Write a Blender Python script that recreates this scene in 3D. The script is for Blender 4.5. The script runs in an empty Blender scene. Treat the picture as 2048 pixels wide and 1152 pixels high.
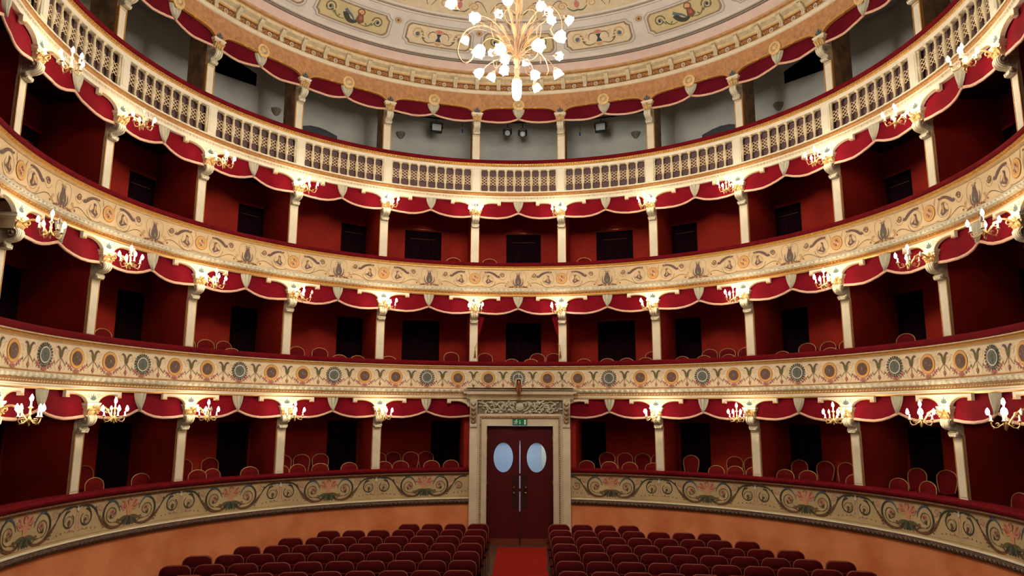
import bpy, math, random
from mathutils import Vector, Matrix
random.seed(7)
PI = math.pi
S = bpy.context.scene
COL = S.collection
sin, cos, rad = math.sin, math.cos, math.radians

# ------------------------------------------------------------------ camera
def ray(u, v, f=1438.87, pi=0.17063344, ya=-0.01944528, ro=-0.00424371):
    x2, u2, d = (u-1024)/f, -(v-576)/f, 1.0
    c, s = cos(ro), sin(ro); x = c*x2+s*u2; w = -s*x2+c*u2
    c, s = cos(pi), sin(pi); y = c*d-s*w; z = s*d+c*w
    c, s = cos(ya), sin(ya); return Vector((c*x+s*y, -s*x+c*y, z))
fw = ray(1024, 576).normalized()
rt = (ray(1025, 576)-ray(1024, 576)).normalized()
up = (ray(1024, 575)-ray(1024, 576)).normalized()
cam_data = bpy.data.cameras.new('camera'); cam = bpy.data.objects.new('camera', cam_data); COL.objects.link(cam)
M = Matrix((rt, up, -fw)).transposed().to_4x4(); M.translation = Vector((0.2096, -11.8595, 3.4))
cam.matrix_world = M
cam_data.sensor_width = 36; cam_data.lens = 36*1438.87/2048; cam_data.clip_end = 200; cam_data.clip_start = 0.05
S.camera = cam

# ------------------------------------------------------------------ world, exposure, lamp strengths
w = bpy.data.worlds.new('world'); S.world = w; w.use_nodes = True
w.node_tree.nodes['Background'].inputs[0].default_value = (0.30, 0.29, 0.32, 1)
w.node_tree.nodes['Background'].inputs[1].default_value = 0.10
S.view_settings.view_transform = 'Standard'; S.view_settings.look = 'None'
S.view_settings.exposure = 0.14; S.view_settings.gamma = 1.0; S.view_settings.use_curve_mapping = False
BULB_POWER = 104.0        # emission strength of each lit candle bulb
SHADE_POWER = 185.0        # emission strength of the chandelier's glass flowers
CORRIDOR_POWER = 36.0     # lamp in the corridor behind the door

# ------------------------------------------------------------------ the hall's measures (metres, centre of the horseshoe at 0,0)
TH = [8.955, 27.655, 45.855, 64.126, 82.419, 101.069]     # column angles either side of the middle
COLS = [-t for t in reversed(TH)] + TH
END = 121.0
FR = 7.58            # front plane of capitals, brackets and valances
Z_RAIL = {'D': 1.955, 'C': 4.735, 'B': 7.455, 'A': 10.42}
Z_TOP = {'D': 3.735, 'C': 6.51, 'B': 9.205}
Z_FLOOR = {'D': 1.18, 'C': 3.95, 'B': 6.68, 'A': 9.42}
RB = 9.2
TIER = {'D': 'lowest tier', 'C': 'medallion tier', 'B': 'lotus-painted tier', 'A': 'top gallery'}
ORD = ['first', 'second', 'third', 'fourth', 'fifth', 'sixth', 'seventh', 'eighth', 'ninth', 'tenth', 'eleventh', 'twelfth']

# ------------------------------------------------------------------ materials
def srgb(r, g, b):
    f = lambda c: (c/255/12.92) if c/255 <= 0.04045 else ((c/255+0.055)/1.055)**2.4
    return (f(r), f(g), f(b), 1)
MATS = {}
def mat(name, col, rough=0.6, metal=0.0, var=0.0, scale=6.0, bump=0.0, bscale=40.0, sheen=0.0, col2=None, spec=0.4, detail=4, stretch=None):
    m = bpy.data.materials.new(name); m.use_nodes = True; nt = m.node_tree; b = nt.nodes['Principled BSDF']
    b.inputs['Base Color'].default_value = col; b.inputs['Roughness'].default_value = rough; b.inputs['Metallic'].default_value = metal
    b.inputs['Specular IOR Level'].default_value = spec
    if sheen:
        b.inputs['Sheen Weight'].default_value = sheen; b.inputs['Sheen Roughness'].default_value = 0.4
        b.inputs['Sheen Tint'].default_value = (min(1, col[0]*2.5), col[1]*2, col[2]*2, 1)
    if var or bump:
        tc = nt.nodes.new('ShaderNodeTexCoord'); mp = nt.nodes.new('ShaderNodeMapping')
        nt.links.new(tc.outputs['Object'], mp.inputs['Vector'])
        if stretch: mp.inputs['Scale'].default_value = stretch
    if var:
        n = nt.nodes.new('ShaderNodeTexNoise'); n.inputs['Scale'].default_value = scale; n.inputs['Detail'].default_value = detail
        nt.links.new(mp.outputs[0], n.inputs['Vector'])
        cr = nt.nodes.new('ShaderNodeValToRGB')
        c2 = col2 or (col[0]*(1-var), col[1]*(1-var), col[2]*(1-var), 1)
        cr.color_ramp.elements[0].color = c2; cr.color_ramp.elements[1].color = col
        cr.color_ramp.elements[0].position = 0.35; cr.color_ramp.elements[1].position = 0.62
        nt.links.new(n.outputs['Fac'], cr.inputs[0]); nt.links.new(cr.outputs[0], b.inputs['Base Color'])
    if bump:
        n2 = nt.nodes.new('ShaderNodeTexNoise'); n2.inputs['Scale'].default_value = bscale; n2.inputs['Detail'].default_value = 3
        nt.links.new(mp.outputs[0], n2.inputs['Vector'])
        bp = nt.nodes.new('ShaderNodeBump'); bp.inputs['Strength'].default_value = bump; bp.inputs['Distance'].default_value = 0.01
        nt.links.new(n2.outputs['Fac'], bp.inputs['Height']); nt.links.new(bp.outputs[0], b.inputs['Normal'])
    MATS[name] = m; return m
def emis(name, col, strength, base=None):
    m = bpy.data.materials.new(name); m.use_nodes = True; b = m.node_tree.nodes['Principled BSDF']
    b.inputs['Base Color'].default_value = base or col
    b.inputs['Emission Color'].default_value = col; b.inputs['Emission Strength'].default_value = strength
    MATS[name] = m; return m

mat('cream', srgb(226, 216, 190), 0.5, var=0.10, scale=3, bump=0.05, bscale=25)
mat('cream_aged', srgb(214, 196, 158), 0.55, var=0.22, scale=9, bump=0.25, bscale=60)
mat('gold', srgb(214, 160, 78), 0.38, 0.45, var=0.35, scale=22, bump=0.35, bscale=70)
mat('gold_edge', srgb(205, 150, 74), 0.4, 0.4, var=0.15, scale=15)
mat('rosette_gold', srgb(228, 190, 128), 0.5, 0.2, var=0.2, scale=20)
mat('gilt_worn', srgb(176, 124, 66), 0.5, 0.25, var=0.45, scale=30, bump=0.4, bscale=80)
mat('stone_relief', srgb(206, 196, 168), 0.6, var=0.35, scale=14, bump=0.4, bscale=60)
mat('grey_relief', srgb(150, 138, 118), 0.65, var=0.4, scale=18, bump=0.3)
mat('velvet', srgb(106, 7, 18), 0.85, var=0.3, scale=4, sheen=0.35, spec=0.1, bump=0.1, bscale=120)
mat('valance_dark', srgb(96, 12, 26), 0.85, var=0.25, scale=2.5, sheen=0.2, spec=0.08)
mat('valance_red', srgb(114, 10, 24), 0.85, var=0.25, scale=2.5, sheen=0.3, spec=0.08, bump=0.08, bscale=6)
mat('fringe', srgb(222, 172, 144), 0.8, var=0.25, scale=60)
mat('swag_cream', srgb(196, 190, 164), 0.75, var=0.25, scale=8)
mat('box_red', srgb(158, 38, 24), 0.8, var=0.25, scale=1.6, bump=0.05, spec=0.15)
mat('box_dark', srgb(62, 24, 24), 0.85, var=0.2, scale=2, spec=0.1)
mat('box_floor', srgb(70, 30, 22), 0.8, var=0.2, scale=4)
mat('curtain_dark', srgb(32, 9, 17), 0.9, var=0.4, scale=6, spec=0.05, stretch=(1, 1, .2))
mat('brass', srgb(214, 170, 96), 0.28, 0.9)
mat('orange_wall', srgb(236, 150, 98), 0.8, var=0.25, scale=1.4, bump=0.12, bscale=14, spec=0.2, col2=srgb(214, 122, 74), detail=8)
mat('grey_wall', srgb(210, 211, 202), 0.9, var=0.18, scale=1.2, bump=0.1, bscale=8, spec=0.15, detail=7)
mat('pier_side', srgb(150, 112, 78), 0.75, var=0.5, scale=5, bump=0.2)
mat('frieze_tan', srgb(218, 190, 146), 0.65, var=0.12, scale=2.5, bump=0.06)
mat('frieze_peach', srgb(230, 208, 170), 0.65, var=0.10, scale=3, bump=0.06)
mat('frieze_olive', srgb(202, 176, 128), 0.7, var=0.16, scale=2.5, bump=0.06)
mat('dark_leaf_mould', srgb(98, 70, 52), 0.65, var=0.55, scale=18, bump=0.6, bscale=30)
mat('brown_mould', srgb(140, 92, 58), 0.6, var=0.4, scale=14, bump=0.3)
mat('fascia_ochre', srgb(184, 134, 88), 0.7, var=0.2, scale=9, bump=0.1, col2=srgb(162, 114, 72), detail=8)
mat('orange_band', srgb(204, 158, 108), 0.65, var=0.25, scale=8)
mat('pink_cove', srgb(214, 188, 174), 0.7, var=0.1, scale=3)
mat('vault_white', srgb(206, 200, 188), 0.75, var=0.10, scale=2.0, bump=0.05)
mat('vault_grey', srgb(172, 164, 152), 0.75, var=0.12, scale=3)
mat('groove_dark', srgb(112, 98, 84), 0.7, var=0.3, scale=20)
mat('panel_ground', srgb(196, 180, 134), 0.7, var=0.12, scale=5)
mat('panel_ground_light', srgb(214, 198, 164), 0.7, var=0.12, scale=5)
mat('frame_brown_relief_shade', srgb(150, 128, 104), 0.7, var=0.3, scale=15)
mat('p_brown', srgb(112, 76, 48), 0.7); mat('p_olive', srgb(98, 92, 58), 0.7); mat('p_green', srgb(84, 100, 76), 0.7)
mat('p_darkgreen', srgb(58, 62, 50), 0.7); mat('p_mauve', srgb(104, 80, 78), 0.7); mat('p_pink', srgb(190, 118, 110), 0.7)
mat('p_rose', srgb(170, 88, 84), 0.7); mat('p_line', srgb(152, 120, 84), 0.7); mat('p_ring', srgb(214, 160, 84), 0.6)
mat('p_ringedge', srgb(124, 72, 50), 0.7); mat('p_core', srgb(110, 84, 72), 0.7, var=0.3, scale=25); mat('p_coregrey', srgb(106, 108, 100), 0.7, var=0.3, scale=25)
mat('p_flesh', srgb(206, 146, 104), 0.7); mat('p_blue', srgb(84, 98, 112), 0.7); mat('p_tan', srgb(190, 150, 100), 0.7)
mat('p_white', srgb(214, 208, 186), 0.7); mat('p_navy', srgb(48, 54, 80), 0.7); mat('p_faint', srgb(196, 168, 124), 0.7); mat('p_fadedbrown', srgb(160, 112, 66), 0.7)
mat('backing_brown', srgb(96, 72, 70), 0.7, var=0.12, scale=4)
mat('lattice', srgb(228, 202, 164), 0.6)
mat('seat_velvet', srgb(76, 8, 9), 0.9, var=0.25, scale=5, sheen=0.3, spec=0.08, bump=0.1, bscale=90)
mat('seat_piping', srgb(164, 88, 70), 0.6)
mat('seat_metal', srgb(120, 108, 92), 0.4, 0.5)
mat('carpet', srgb(150, 34, 24), 0.95, var=0.15, scale=7, bump=0.3, bscale=200, spec=0.05)
mat('floor_wood', srgb(96, 58, 38), 0.55, var=0.35, scale=3, stretch=(1, .1, 1))
mat('door_red', srgb(80, 10, 14), 0.5, var=0.15, scale=2, spec=0.3)
mat('kick_plate', srgb(128, 64, 40), 0.45, 0.3, var=0.2, scale=6)
mat('push_plate', srgb(84, 58, 42), 0.35, 0.7, var=0.2, scale=8)
mat('portal_cream', srgb(220, 204, 172), 0.6, var=0.12, scale=3, bump=0.05)
mat('corridor_wall', srgb(196, 208, 222), 0.9)
mat('chair_gold', srgb(200, 150, 92), 0.4, 0.35)
mat('chair_red', srgb(112, 18, 18), 0.85, var=0.2, scale=10, sheen=0.2, spec=0.1)
mat('black_metal', srgb(26, 26, 28), 0.5, 0.3)
mat('lamp_glass', srgb(196, 200, 196), 0.15)
mat('candle', srgb(236, 226, 204), 0.5)
mat('sconce_gold', srgb(226, 188, 128), 0.35, 0.6, var=0.2, scale=25)
mat('chand_gold', srgb(92, 62, 30), 0.55, 0.3, var=0.15, scale=10)
mat('bulb_off', srgb(226, 222, 210), 0.2)
mat('green_sign', srgb(20, 120, 70), 0.5); mat('sign_white', srgb(226, 232, 226), 0.5)
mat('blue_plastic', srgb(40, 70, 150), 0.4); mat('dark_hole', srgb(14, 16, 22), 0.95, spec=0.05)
mat('copper', srgb(150, 92, 60), 0.35, 0.6); mat('slate_panel', srgb(72, 74, 78), 0.7, var=0.15, scale=4)
emis('bulb_on', (1.0, 0.84, 0.62, 1), BULB_POWER)
emis('shade_on', (1.0, 0.92, 0.82, 1), SHADE_POWER)
m = bpy.data.materials.new('frosted'); m.use_nodes = True; b = m.node_tree.nodes['Principled BSDF']
b.inputs['Base Color'].default_value = (0.85, 0.9, 0.95, 1); b.inputs['Transmission Weight'].default_value = 1.0
b.inputs['Roughness'].default_value = 0.12; b.inputs['IOR'].default_value = 1.05; MATS['frosted'] = m

# ------------------------------------------------------------------ mesh collector
class MB:
    def __init__(s): s.v = []; s.f = []; s.m = []; s.names = []; s.sm = []
    def mi(s, n):
        if n not in s.names: s.names.append(n)
        return s.names.index(n)
    def add(s, vs, fs, m, smooth=False):
        k = len(s.v); s.v += [tuple(p) for p in vs]; i = s.mi(m)
        for f in fs: s.f.append(tuple(k+j for j in f)); s.m.append(i); s.sm.append(smooth)
    def box(s, x0, x1, y0, y1, z0, z1, m):
        s.add([(x, y, z) for z in (z0, z1) for y in (y0, y1) for x in (x0, x1)],
              [(0, 2, 3, 1), (4, 5, 7, 6), (0, 1, 5, 4), (2, 6, 7, 3), (0, 4, 6, 2), (1, 3, 7, 5)], m)
    def cbox(s, x0, x1, y0, y1, z0, z1, m, c=0.01):     # chamfered vertical edges
        pts = [(x0+c, y0), (x1-c, y0), (x1, y0+c), (x1, y1-c), (x1-c, y1), (x0+c, y1), (x0, y1-c), (x0, y0+c)]
        s.prism(pts, z0, z1, m)
    def prism(s, pts, z0, z1, m):
        n = len(pts); vs = [(x, y, z0) for x, y in pts]+[(x, y, z1) for x, y in pts]
        s.add(vs, [tuple(range(n-1, -1, -1)), tuple(range(n, 2*n))]+[(i, (i+1) % n, n+(i+1) % n, n+i) for i in range(n)], m)
    def extx(s, pts, x0, x1, m, smooth=False):          # (y,z) outline extruded along x
        n = len(pts); vs = [(x0, y, z) for y, z in pts]+[(x1, y, z) for y, z in pts]
        s.add(vs, [tuple(range(n)), tuple(range(2*n-1, n-1, -1))], m)
        s.add(vs, [(i, n+i, n+(i+1) % n, (i+1) % n) for i in range(n)], m, smooth)
    def exty(s, pts, y0, y1, m):                        # (x,z) outline extruded along y
        n = len(pts); vs = [(x, y0, z) for x, z in pts]+[(x, y1, z) for x, z in pts]
        s.add(vs, [tuple(range(n)), tuple(range(2*n-1, n-1, -1))]+[(i, n+i, n+(i+1) % n, (i+1) % n) for i in range(n)], m)
    def lathe(s, prof, m, c=(0, 0, 0), n=12, smooth=True, mtx=None, wob=None):
        vs = []
        for j, (r, z) in enumerate(prof):
            for i in range(n):
                a = 2*PI*i/n; rr = r*(wob(j, a) if wob else 1)
                p = Vector((rr*cos(a), rr*sin(a), z))
                if mtx is not None: p = mtx @ p
                vs.append((p[0]+c[0], p[1]+c[1], p[2]+c[2]))
        fs = [(j*n+i, j*n+(i+1) % n, (j+1)*n+(i+1) % n, (j+1)*n+i) for j in range(len(prof)-1) for i in range(n)]
        s.add(vs, fs, m, smooth)
    def tube(s, path, r, m, n=6, caps=True):
        P = [Vector(p) for p in path]; N = len(P); rs = r if isinstance(r, (list, tuple)) else [r]*N
        vs = []; prev = None
        for i, p in enumerate(P):
            t = (P[min(i+1, N-1)]-P[max(i-1, 0)]).normalized()
            if prev is None: a = t.orthogonal().normalized()
            else:
                a = prev-t*prev.dot(t)
                a = a.normalized() if a.length > 1e-6 else t.orthogonal().normalized()
            prev = a; bb = t.cross(a)
            for k in range(n):
                g = 2*PI*k/n; vs.append(p+(a*cos(g)+bb*sin(g))*rs[i])
        fs = [(i*n+k, i*n+(k+1) % n, (i+1)*n+(k+1) % n, (i+1)*n+k) for i in range(N-1) for k in range(n)]
        if caps: fs += [tuple(range(n-1, -1, -1)), tuple((N-1)*n+k for k in range(n))]
        s.add(vs, fs, m, True)
    def ball(s, c, r, m, n=8, k=5, sz=1.0):
        s.lathe([(max(1e-4, r*sin(PI*j/k)), -r*sz*cos(PI*j/k)) for j in range(k+1)], m, c, n)
    def band(s, prof, t0, t1, m, step=1.5, off=0.0, smooth=True, close=False):   # profile of (r,z) swept round the hall from t0 to t1 degrees; off shifts y
        n = max(1, int(round(abs(t1-t0)/step))); k = len(prof); vs = []
        for i in range(n+1):
            t = rad(t0+(t1-t0)*i/n)
            for r, z in prof: vs.append((r*sin(t), r*cos(t)-off, z))
        seg = k if close else k-1
        for j in range(seg):
            fs = [(i*k+j, (i+1)*k+j, (i+1)*k+(j+1) % k, i*k+(j+1) % k) for i in range(n)]
            mm = m[j] if isinstance(m, (list, tuple)) else m
            a = len(s.v) if j == 0 else a
            if j == 0: s.add(vs, fs, mm, False)
            else:
                mi = s.mi(mm)
                for f in fs: s.f.append(tuple(a+q for q in f)); s.m.append(mi); s.sm.append(False)
        if close:
            mi = s.mi(m[0] if isinstance(m, (list, tuple)) else m)
            for base in (0, n*k): s.f.append(tuple(a+base+j for j in (range(k) if base else range(k-1, -1, -1)))); s.m.append(mi); s.sm.append(False)
    def build(s, name, parent=None, loc=None, rz=0.0):
        me = bpy.data.meshes.new(name); me.from_pydata(s.v, [], s.f); me.update()
        for n in s.names: me.materials.append(MATS[n])
        me.polygons.foreach_set('material_index', s.m); me.polygons.foreach_set('use_smooth', s.sm)
        o = bpy.data.objects.new(name, me); COL.objects.link(o)
        if loc: o.location = loc
        o.rotation_euler[2] = rz
        if parent: o.parent = parent
        return o

LABELS = {}
def tag(o, label=None, cat=None, group=None, kind=None):
    if label:
        n = len(label.split()); assert 4 <= n <= 16, (n, label)
        o['label'] = label
    if cat: o['category'] = cat
    if group: o['group'] = group
    if kind: o['kind'] = kind
    return o
def empty(name, loc, rz=0.0):
    o = bpy.data.objects.new(name, None); COL.objects.link(o); o.location = loc; o.rotation_euler[2] = rz; o.empty_display_size = 0.1
    return o
def at(th, r, z): return (r*sin(rad(th)), r*cos(rad(th)), z)
KIDS = {}
def copy_tree(o, parent=None):
    c = o.copy(); COL.objects.link(c); c.parent = parent
    for ch in list(o.children): copy_tree(ch, c)
    return c
def side(i):   # 'left' / 'right' of the middle
    return 'left' if i < 0 else 'right'
def put(proto, used, th, r, z):
    o = proto if not used else copy_tree(proto)
    o.location = at(th, r, z); o.rotation_euler[2] = -rad(th)
    return o

# ------------------------------------------------------------------ painted ornament, drawn on the curved fronts as thin coats of paint
class Paint:
    """2-D shapes (u metres to the right, z up) laid on a cylinder of radius R round the hall, at angle t0"""
    def __init__(s, mb, R, off=0.0, cone=None): s.mb = mb; s.R = R; s.t0 = 0.0; s.z0 = 0.0; s.flip = 1; s.off = off; s.cone = cone; s.k = 1.0
    def P(s, u, z, lay):
        u = u*s.flip*s.k
        if s.cone:
            (r0, z0), (r1, z1) = s.cone; L = math.hypot(r1-r0, z1-z0); q = (z*s.k)/L
            nx, nz = -(z1-z0)/L, (r1-r0)/L      # towards the hall
            r = r0+(r1-r0)*q+nx*.004*lay; zz = z0+(z1-z0)*q+nz*.004*lay
            t = rad(s.t0)+u/((r0+r1)/2)
            return (r*sin(t), r*cos(t)-s.off, zz)
        r = s.R-.0035*lay; t = rad(s.t0)+u/s.R
        return (r*sin(t), r*cos(t)-s.off, s.z0+z*s.k)
    def poly(s, pts, m, lay=1): s.mb.add([s.P(u, z, lay) for u, z in pts], [tuple(range(len(pts)))], m)
    def wide(s, pts, m, lay=1, step=.1):      # a broad convex outline, cut into strips so that it follows the curve
        u0 = min(p[0] for p in pts); u1 = max(p[0] for p in pts); us = sorted(set([round(p[0], 4) for p in pts]+[u0+(u1-u0)*i/int((u1-u0)/step) for i in range(int((u1-u0)/step)+1)]))
        def zr(u):
            zs = []
            for (a, b), (c, d) in zip(pts, pts[1:]+pts[:1]):
                if min(a, c)-2e-4 <= u <= max(a, c)+2e-4: zs += [b, d] if abs(a-c) < 1e-3 else [b+(d-b)*min(1, max(0, (u-a)/(c-a)))]
            return min(zs), max(zs)
        for a, b in zip(us, us[1:]):
            (l0, h0), (l1, h1) = zr(a+1e-5), zr(b-1e-5); s.mb.add([s.P(a, l0, lay), s.P(b, l1, lay), s.P(b, h1, lay), s.P(a, h0, lay)], [(0, 1, 2, 3)], m)
    def disc(s, u, z, rx, rz, m, lay=1, n=14): s.poly([(u+rx*cos(2*PI*i/n), z+rz*sin(2*PI*i/n)) for i in range(n)], m, lay)
    def ring(s, u, z, rx, rz, w, m, lay=1, n=18, a0=0, a1=2*PI):
        vs = []
        for i in range(n+1):
            a = a0+(a1-a0)*i/n
            vs += [s.P(u+rx*cos(a), z+rz*sin(a), lay), s.P(u+(rx-w)*cos(a), z+(rz-w)*sin(a), lay)]
        s.mb.add(vs, [(2*i, 2*i+2, 2*i+3, 2*i+1) for i in range(n)], m)
    def stroke(s, pts, w, m, lay=1, w1=None, belly=False):
        n = len(pts); vs = []
        for i in range(n):
            a = pts[max(i-1, 0)]; b = pts[min(i+1, n-1)]; dx, dz = b[0]-a[0], b[1]-a[1]; L = math.hypot(dx, dz) or 1
            q = i/(n-1); ww = w*(sin(PI*q)*.85+.15) if belly else (w+((w1 if w1 is not None else w)-w)*q)
            nx, nz = -dz/L*ww/2, dx/L*ww/2
            vs += [s.P(pts[i][0]+nx, pts[i][1]+nz, lay), s.P(pts[i][0]-nx, pts[i][1]-nz, lay)]
        s.mb.add(vs, [(2*i, 2*i+1, 2*i+3, 2*i+2) for i in range(n-1)], m)
    def curve(s, p0, p1, p2, p3, w, m, lay=1, w1=None, n=9, belly=False):
        pts = []
        for i in range(n+1):
            t = i/n; a = (1-t)**3; b = 3*t*(1-t)**2; c = 3*t*t*(1-t); d = t**3
            pts.append((a*p0[0]+b*p1[0]+c*p2[0]+d*p3[0], a*p0[1]+b*p1[1]+c*p2[1]+d*p3[1]))
        s.stroke(pts, w, m, lay, w1, belly)
    def spiral(s, u, z, r0, r1, a0, turns, w, m, lay=1, w1=None, n=None, sz=1.0):
        n = n or max(8, int(abs(turns)*14))
        s.stroke([(u+(r0+(r1-r0)*i/n)*cos(a0+2*PI*turns*i/n), z+sz*(r0+(r1-r0)*i/n)*sin(a0+2*PI*turns*i/n)) for i in range(n+1)], w, m, lay, w1)
    def leaf(s, u, z, a, L, w, m, lay=1):
        s.stroke([(u+L*q*cos(a), z+L*q*sin(a)) for q in (0, .25, .5, .75, 1)], w, m, lay, belly=True)
    def flower(s, u, z, r, m='p_pink', c='p_rose', lay=2):
        a0 = u*37; s.poly([(u+(r if i % 2 == 0 else r*.62)*cos(a0+PI*i/5), z+(r if i % 2 == 0 else r*.62)*sin(a0+PI*i/5)) for i in range(10)], m, lay)
        s.disc(u, z, r*.38, r*.38, c, lay+1, 6)
    def fig(s, u, z, h, lay=2, wings='p_rose'):      # little winged half figure rising from a leaf skirt
        s.poly([(u-.10*h, z+.42*h), (u-.13*h, z+.60*h), (u-.05*h, z+.72*h), (u+.05*h, z+.72*h), (u+.13*h, z+.60*h), (u+.10*h, z+.42*h), (u+.12*h, z+.28*h), (u-.12*h, z+.28*h)], 'p_flesh', lay)
        s.disc(u, z+.84*h, .085*h, .11*h, 'p_flesh', lay+1, 10); s.ring(u, z+.86*h, .105*h, .12*h, .05*h, 'p_rose', lay+2, 10, 0, PI)
        for d in (-1, 1):
            s.curve((u+d*.12*h, z+.62*h), (u+d*.30*h, z+.50*h), (u+d*.34*h, z+.62*h), (u+d*.38*h, z+.78*h), .07*h, 'p_flesh', lay, .04*h)
            for q in range(4): s.leaf(u+d*.10*h, z+.64*h, PI/2-d*(.45+.30*q), .38*h, .11*h, wings if q % 2 else 'p_flesh', lay-1)
            for q in range(4): s.leaf(u+d*.02*h, z+.34*h, -PI/2+d*(.12+.40*q), (.36+.05*q)*h, .15*h, 'p_olive' if q % 2 else 'p_darkgreen', lay+1)

# ================================================================== THE SHELL
def structure(o, label=None): o['kind'] = 'structure'; return o
def ground_angle(k, sgn): return rad(TH[k])*sgn
# floor of the stalls, carpet strip is a thing of its own
mb = MB(); n = 48
mb.add([(FR*1.2*sin(2*PI*i/n), FR*1.2*cos(2*PI*i/n), 0) for i in range(n)], [tuple(range(n))], 'floor_wood')
structure(mb.build('floor'))
# orange plaster wall below the lowest parapet, broken by the portal
PL, PR = -9.1, 10.0          # portal edges in degrees
for nm, a, b in (('wall_left', -END, PL), ('wall_right', PR, END)):
    mb = MB(); mb.band([(7.66, 0), (7.66, 1.06)], a, b, 'orange_wall'); structure(mb.build(nm))
    mb = MB(); mb.band([(7.63, 0), (7.63, .10), (7.655, .12)], a, b, 'brown_mould'); structure(mb.build('baseboard_'+('left' if a < 0 else 'right')))

# box floors with a low step towards the back, and dark ceilings (the slab between two tiers)
def ring_slab(name, r0, r1, z0, z1, m, a=-END, b=END):
    mb = MB(); mb.band([(r0, z0), (r1, z0), (r1, z1), (r0, z1)], a, b, m, step=3, close=True); return structure(mb.build(name))
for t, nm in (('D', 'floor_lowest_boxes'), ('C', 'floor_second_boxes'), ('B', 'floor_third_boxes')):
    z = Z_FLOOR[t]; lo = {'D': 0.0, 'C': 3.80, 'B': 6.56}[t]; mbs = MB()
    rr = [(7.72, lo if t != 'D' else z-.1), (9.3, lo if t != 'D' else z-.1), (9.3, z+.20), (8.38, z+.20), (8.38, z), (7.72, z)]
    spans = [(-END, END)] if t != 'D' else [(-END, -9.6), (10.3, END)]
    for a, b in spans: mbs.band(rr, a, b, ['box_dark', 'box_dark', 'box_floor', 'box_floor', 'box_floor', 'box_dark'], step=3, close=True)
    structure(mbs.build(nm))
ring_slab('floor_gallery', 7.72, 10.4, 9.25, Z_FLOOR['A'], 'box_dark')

# walls of the boxes: flat back walls with a doorway each, and a partition behind every column
#   doorways as fractions of the chord from the left corner
def chord(th0, th1, r=RB):
    return Vector((r*sin(rad(th0)), r*cos(rad(th0)), 0)), Vector((r*sin(rad(th1)), r*cos(rad(th1)), 0))
BAYS = [(-END-1, COLS[0])]+[(COLS[i], COLS[i+1]) for i in range(len(COLS)-1)]+[(COLS[-1], END+1)]     # 13 bays, the middle one is index 6
def door_frac(t, b):
    k = b-6
    if k == 0: return (.37, .73)
    if abs(k) == 1:
        f = (.06, .36) if t == 'D' else (.30, .66)
    else: f = (.025, .295) if t != 'D' else (.05, .34)
    return f if k > 0 else (1-f[1], 1-f[0])
DOORS = []
for t in 'DCB':
    mbw = MB(); z0 = Z_FLOOR[t]+.2; z1 = Z_TOP[t]+.06; zd = {'D': 3.14, 'C': 5.97, 'B': 8.62}[t]
    for b, (a0, a1) in enumerate(BAYS):
        if t == 'D' and b == 6: continue
        p, q = chord(a0, a1); dv = q-p; nrm = Vector((p.y-q.y, q.x-p.x, 0)).normalized()
        if nrm.dot(p) < 0: nrm = -nrm
        f0, f1 = door_frac(t, b); pts = [0, f0, f1, 1]
        zt = zd if abs(b-6) != 0 else zd
        def quad(fa, fb, za, zb, m='box_red'):
            A = p+dv*fa; B = p+dv*fb
            mbw.add([(A.x, A.y, za), (B.x, B.y, za), (B.x, B.y, zb), (A.x, A.y, zb)], [(0, 1, 2, 3)], m)
        quad(0, f0, z0-.25, z1); quad(f1, 1, z0-.25, z1); quad(f0, f1, zt, z1)
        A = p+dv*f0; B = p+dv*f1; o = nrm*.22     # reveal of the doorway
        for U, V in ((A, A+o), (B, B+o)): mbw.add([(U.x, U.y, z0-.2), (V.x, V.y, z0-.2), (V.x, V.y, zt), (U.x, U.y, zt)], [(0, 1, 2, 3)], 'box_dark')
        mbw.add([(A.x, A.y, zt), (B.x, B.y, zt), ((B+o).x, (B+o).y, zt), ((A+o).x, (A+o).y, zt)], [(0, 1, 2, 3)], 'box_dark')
        mbw.add([((A+o).x, (A+o).y, z0-.2), ((B+o).x, (B+o).y, z0-.2), ((B+o).x, (B+o).y, zt), ((A+o).x, (A+o).y, zt)], [(0, 1, 2, 3)], 'dark_hole')  # near-black sheet, the darkness of an unlit corridor put into its colour
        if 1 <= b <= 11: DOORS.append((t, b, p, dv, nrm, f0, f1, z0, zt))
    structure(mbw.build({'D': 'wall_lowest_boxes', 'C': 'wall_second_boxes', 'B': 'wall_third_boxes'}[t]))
    mbp = MB()
    cols = [c for c in COLS if not (t == 'D' and abs(c) < 12)]
    if t == 'D': cols = cols+[-9.9, 10.7]
    for c in cols:
        ca, sa = cos(rad(c)), sin(rad(c)); wdt = .085
        cs = [(r*sa+x*ca, r*ca-x*sa) for r, x in ((7.83, -wdt), (7.83, wdt), (9.25, wdt), (9.25, -wdt))]
        mbp.prism(cs, z0-.25, z1, 'box_red')
    structure(mbp.build({'D': 'wall_lowest_partitions', 'C': 'wall_second_partitions', 'B': 'wall_third_partitions'}[t]))

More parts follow.
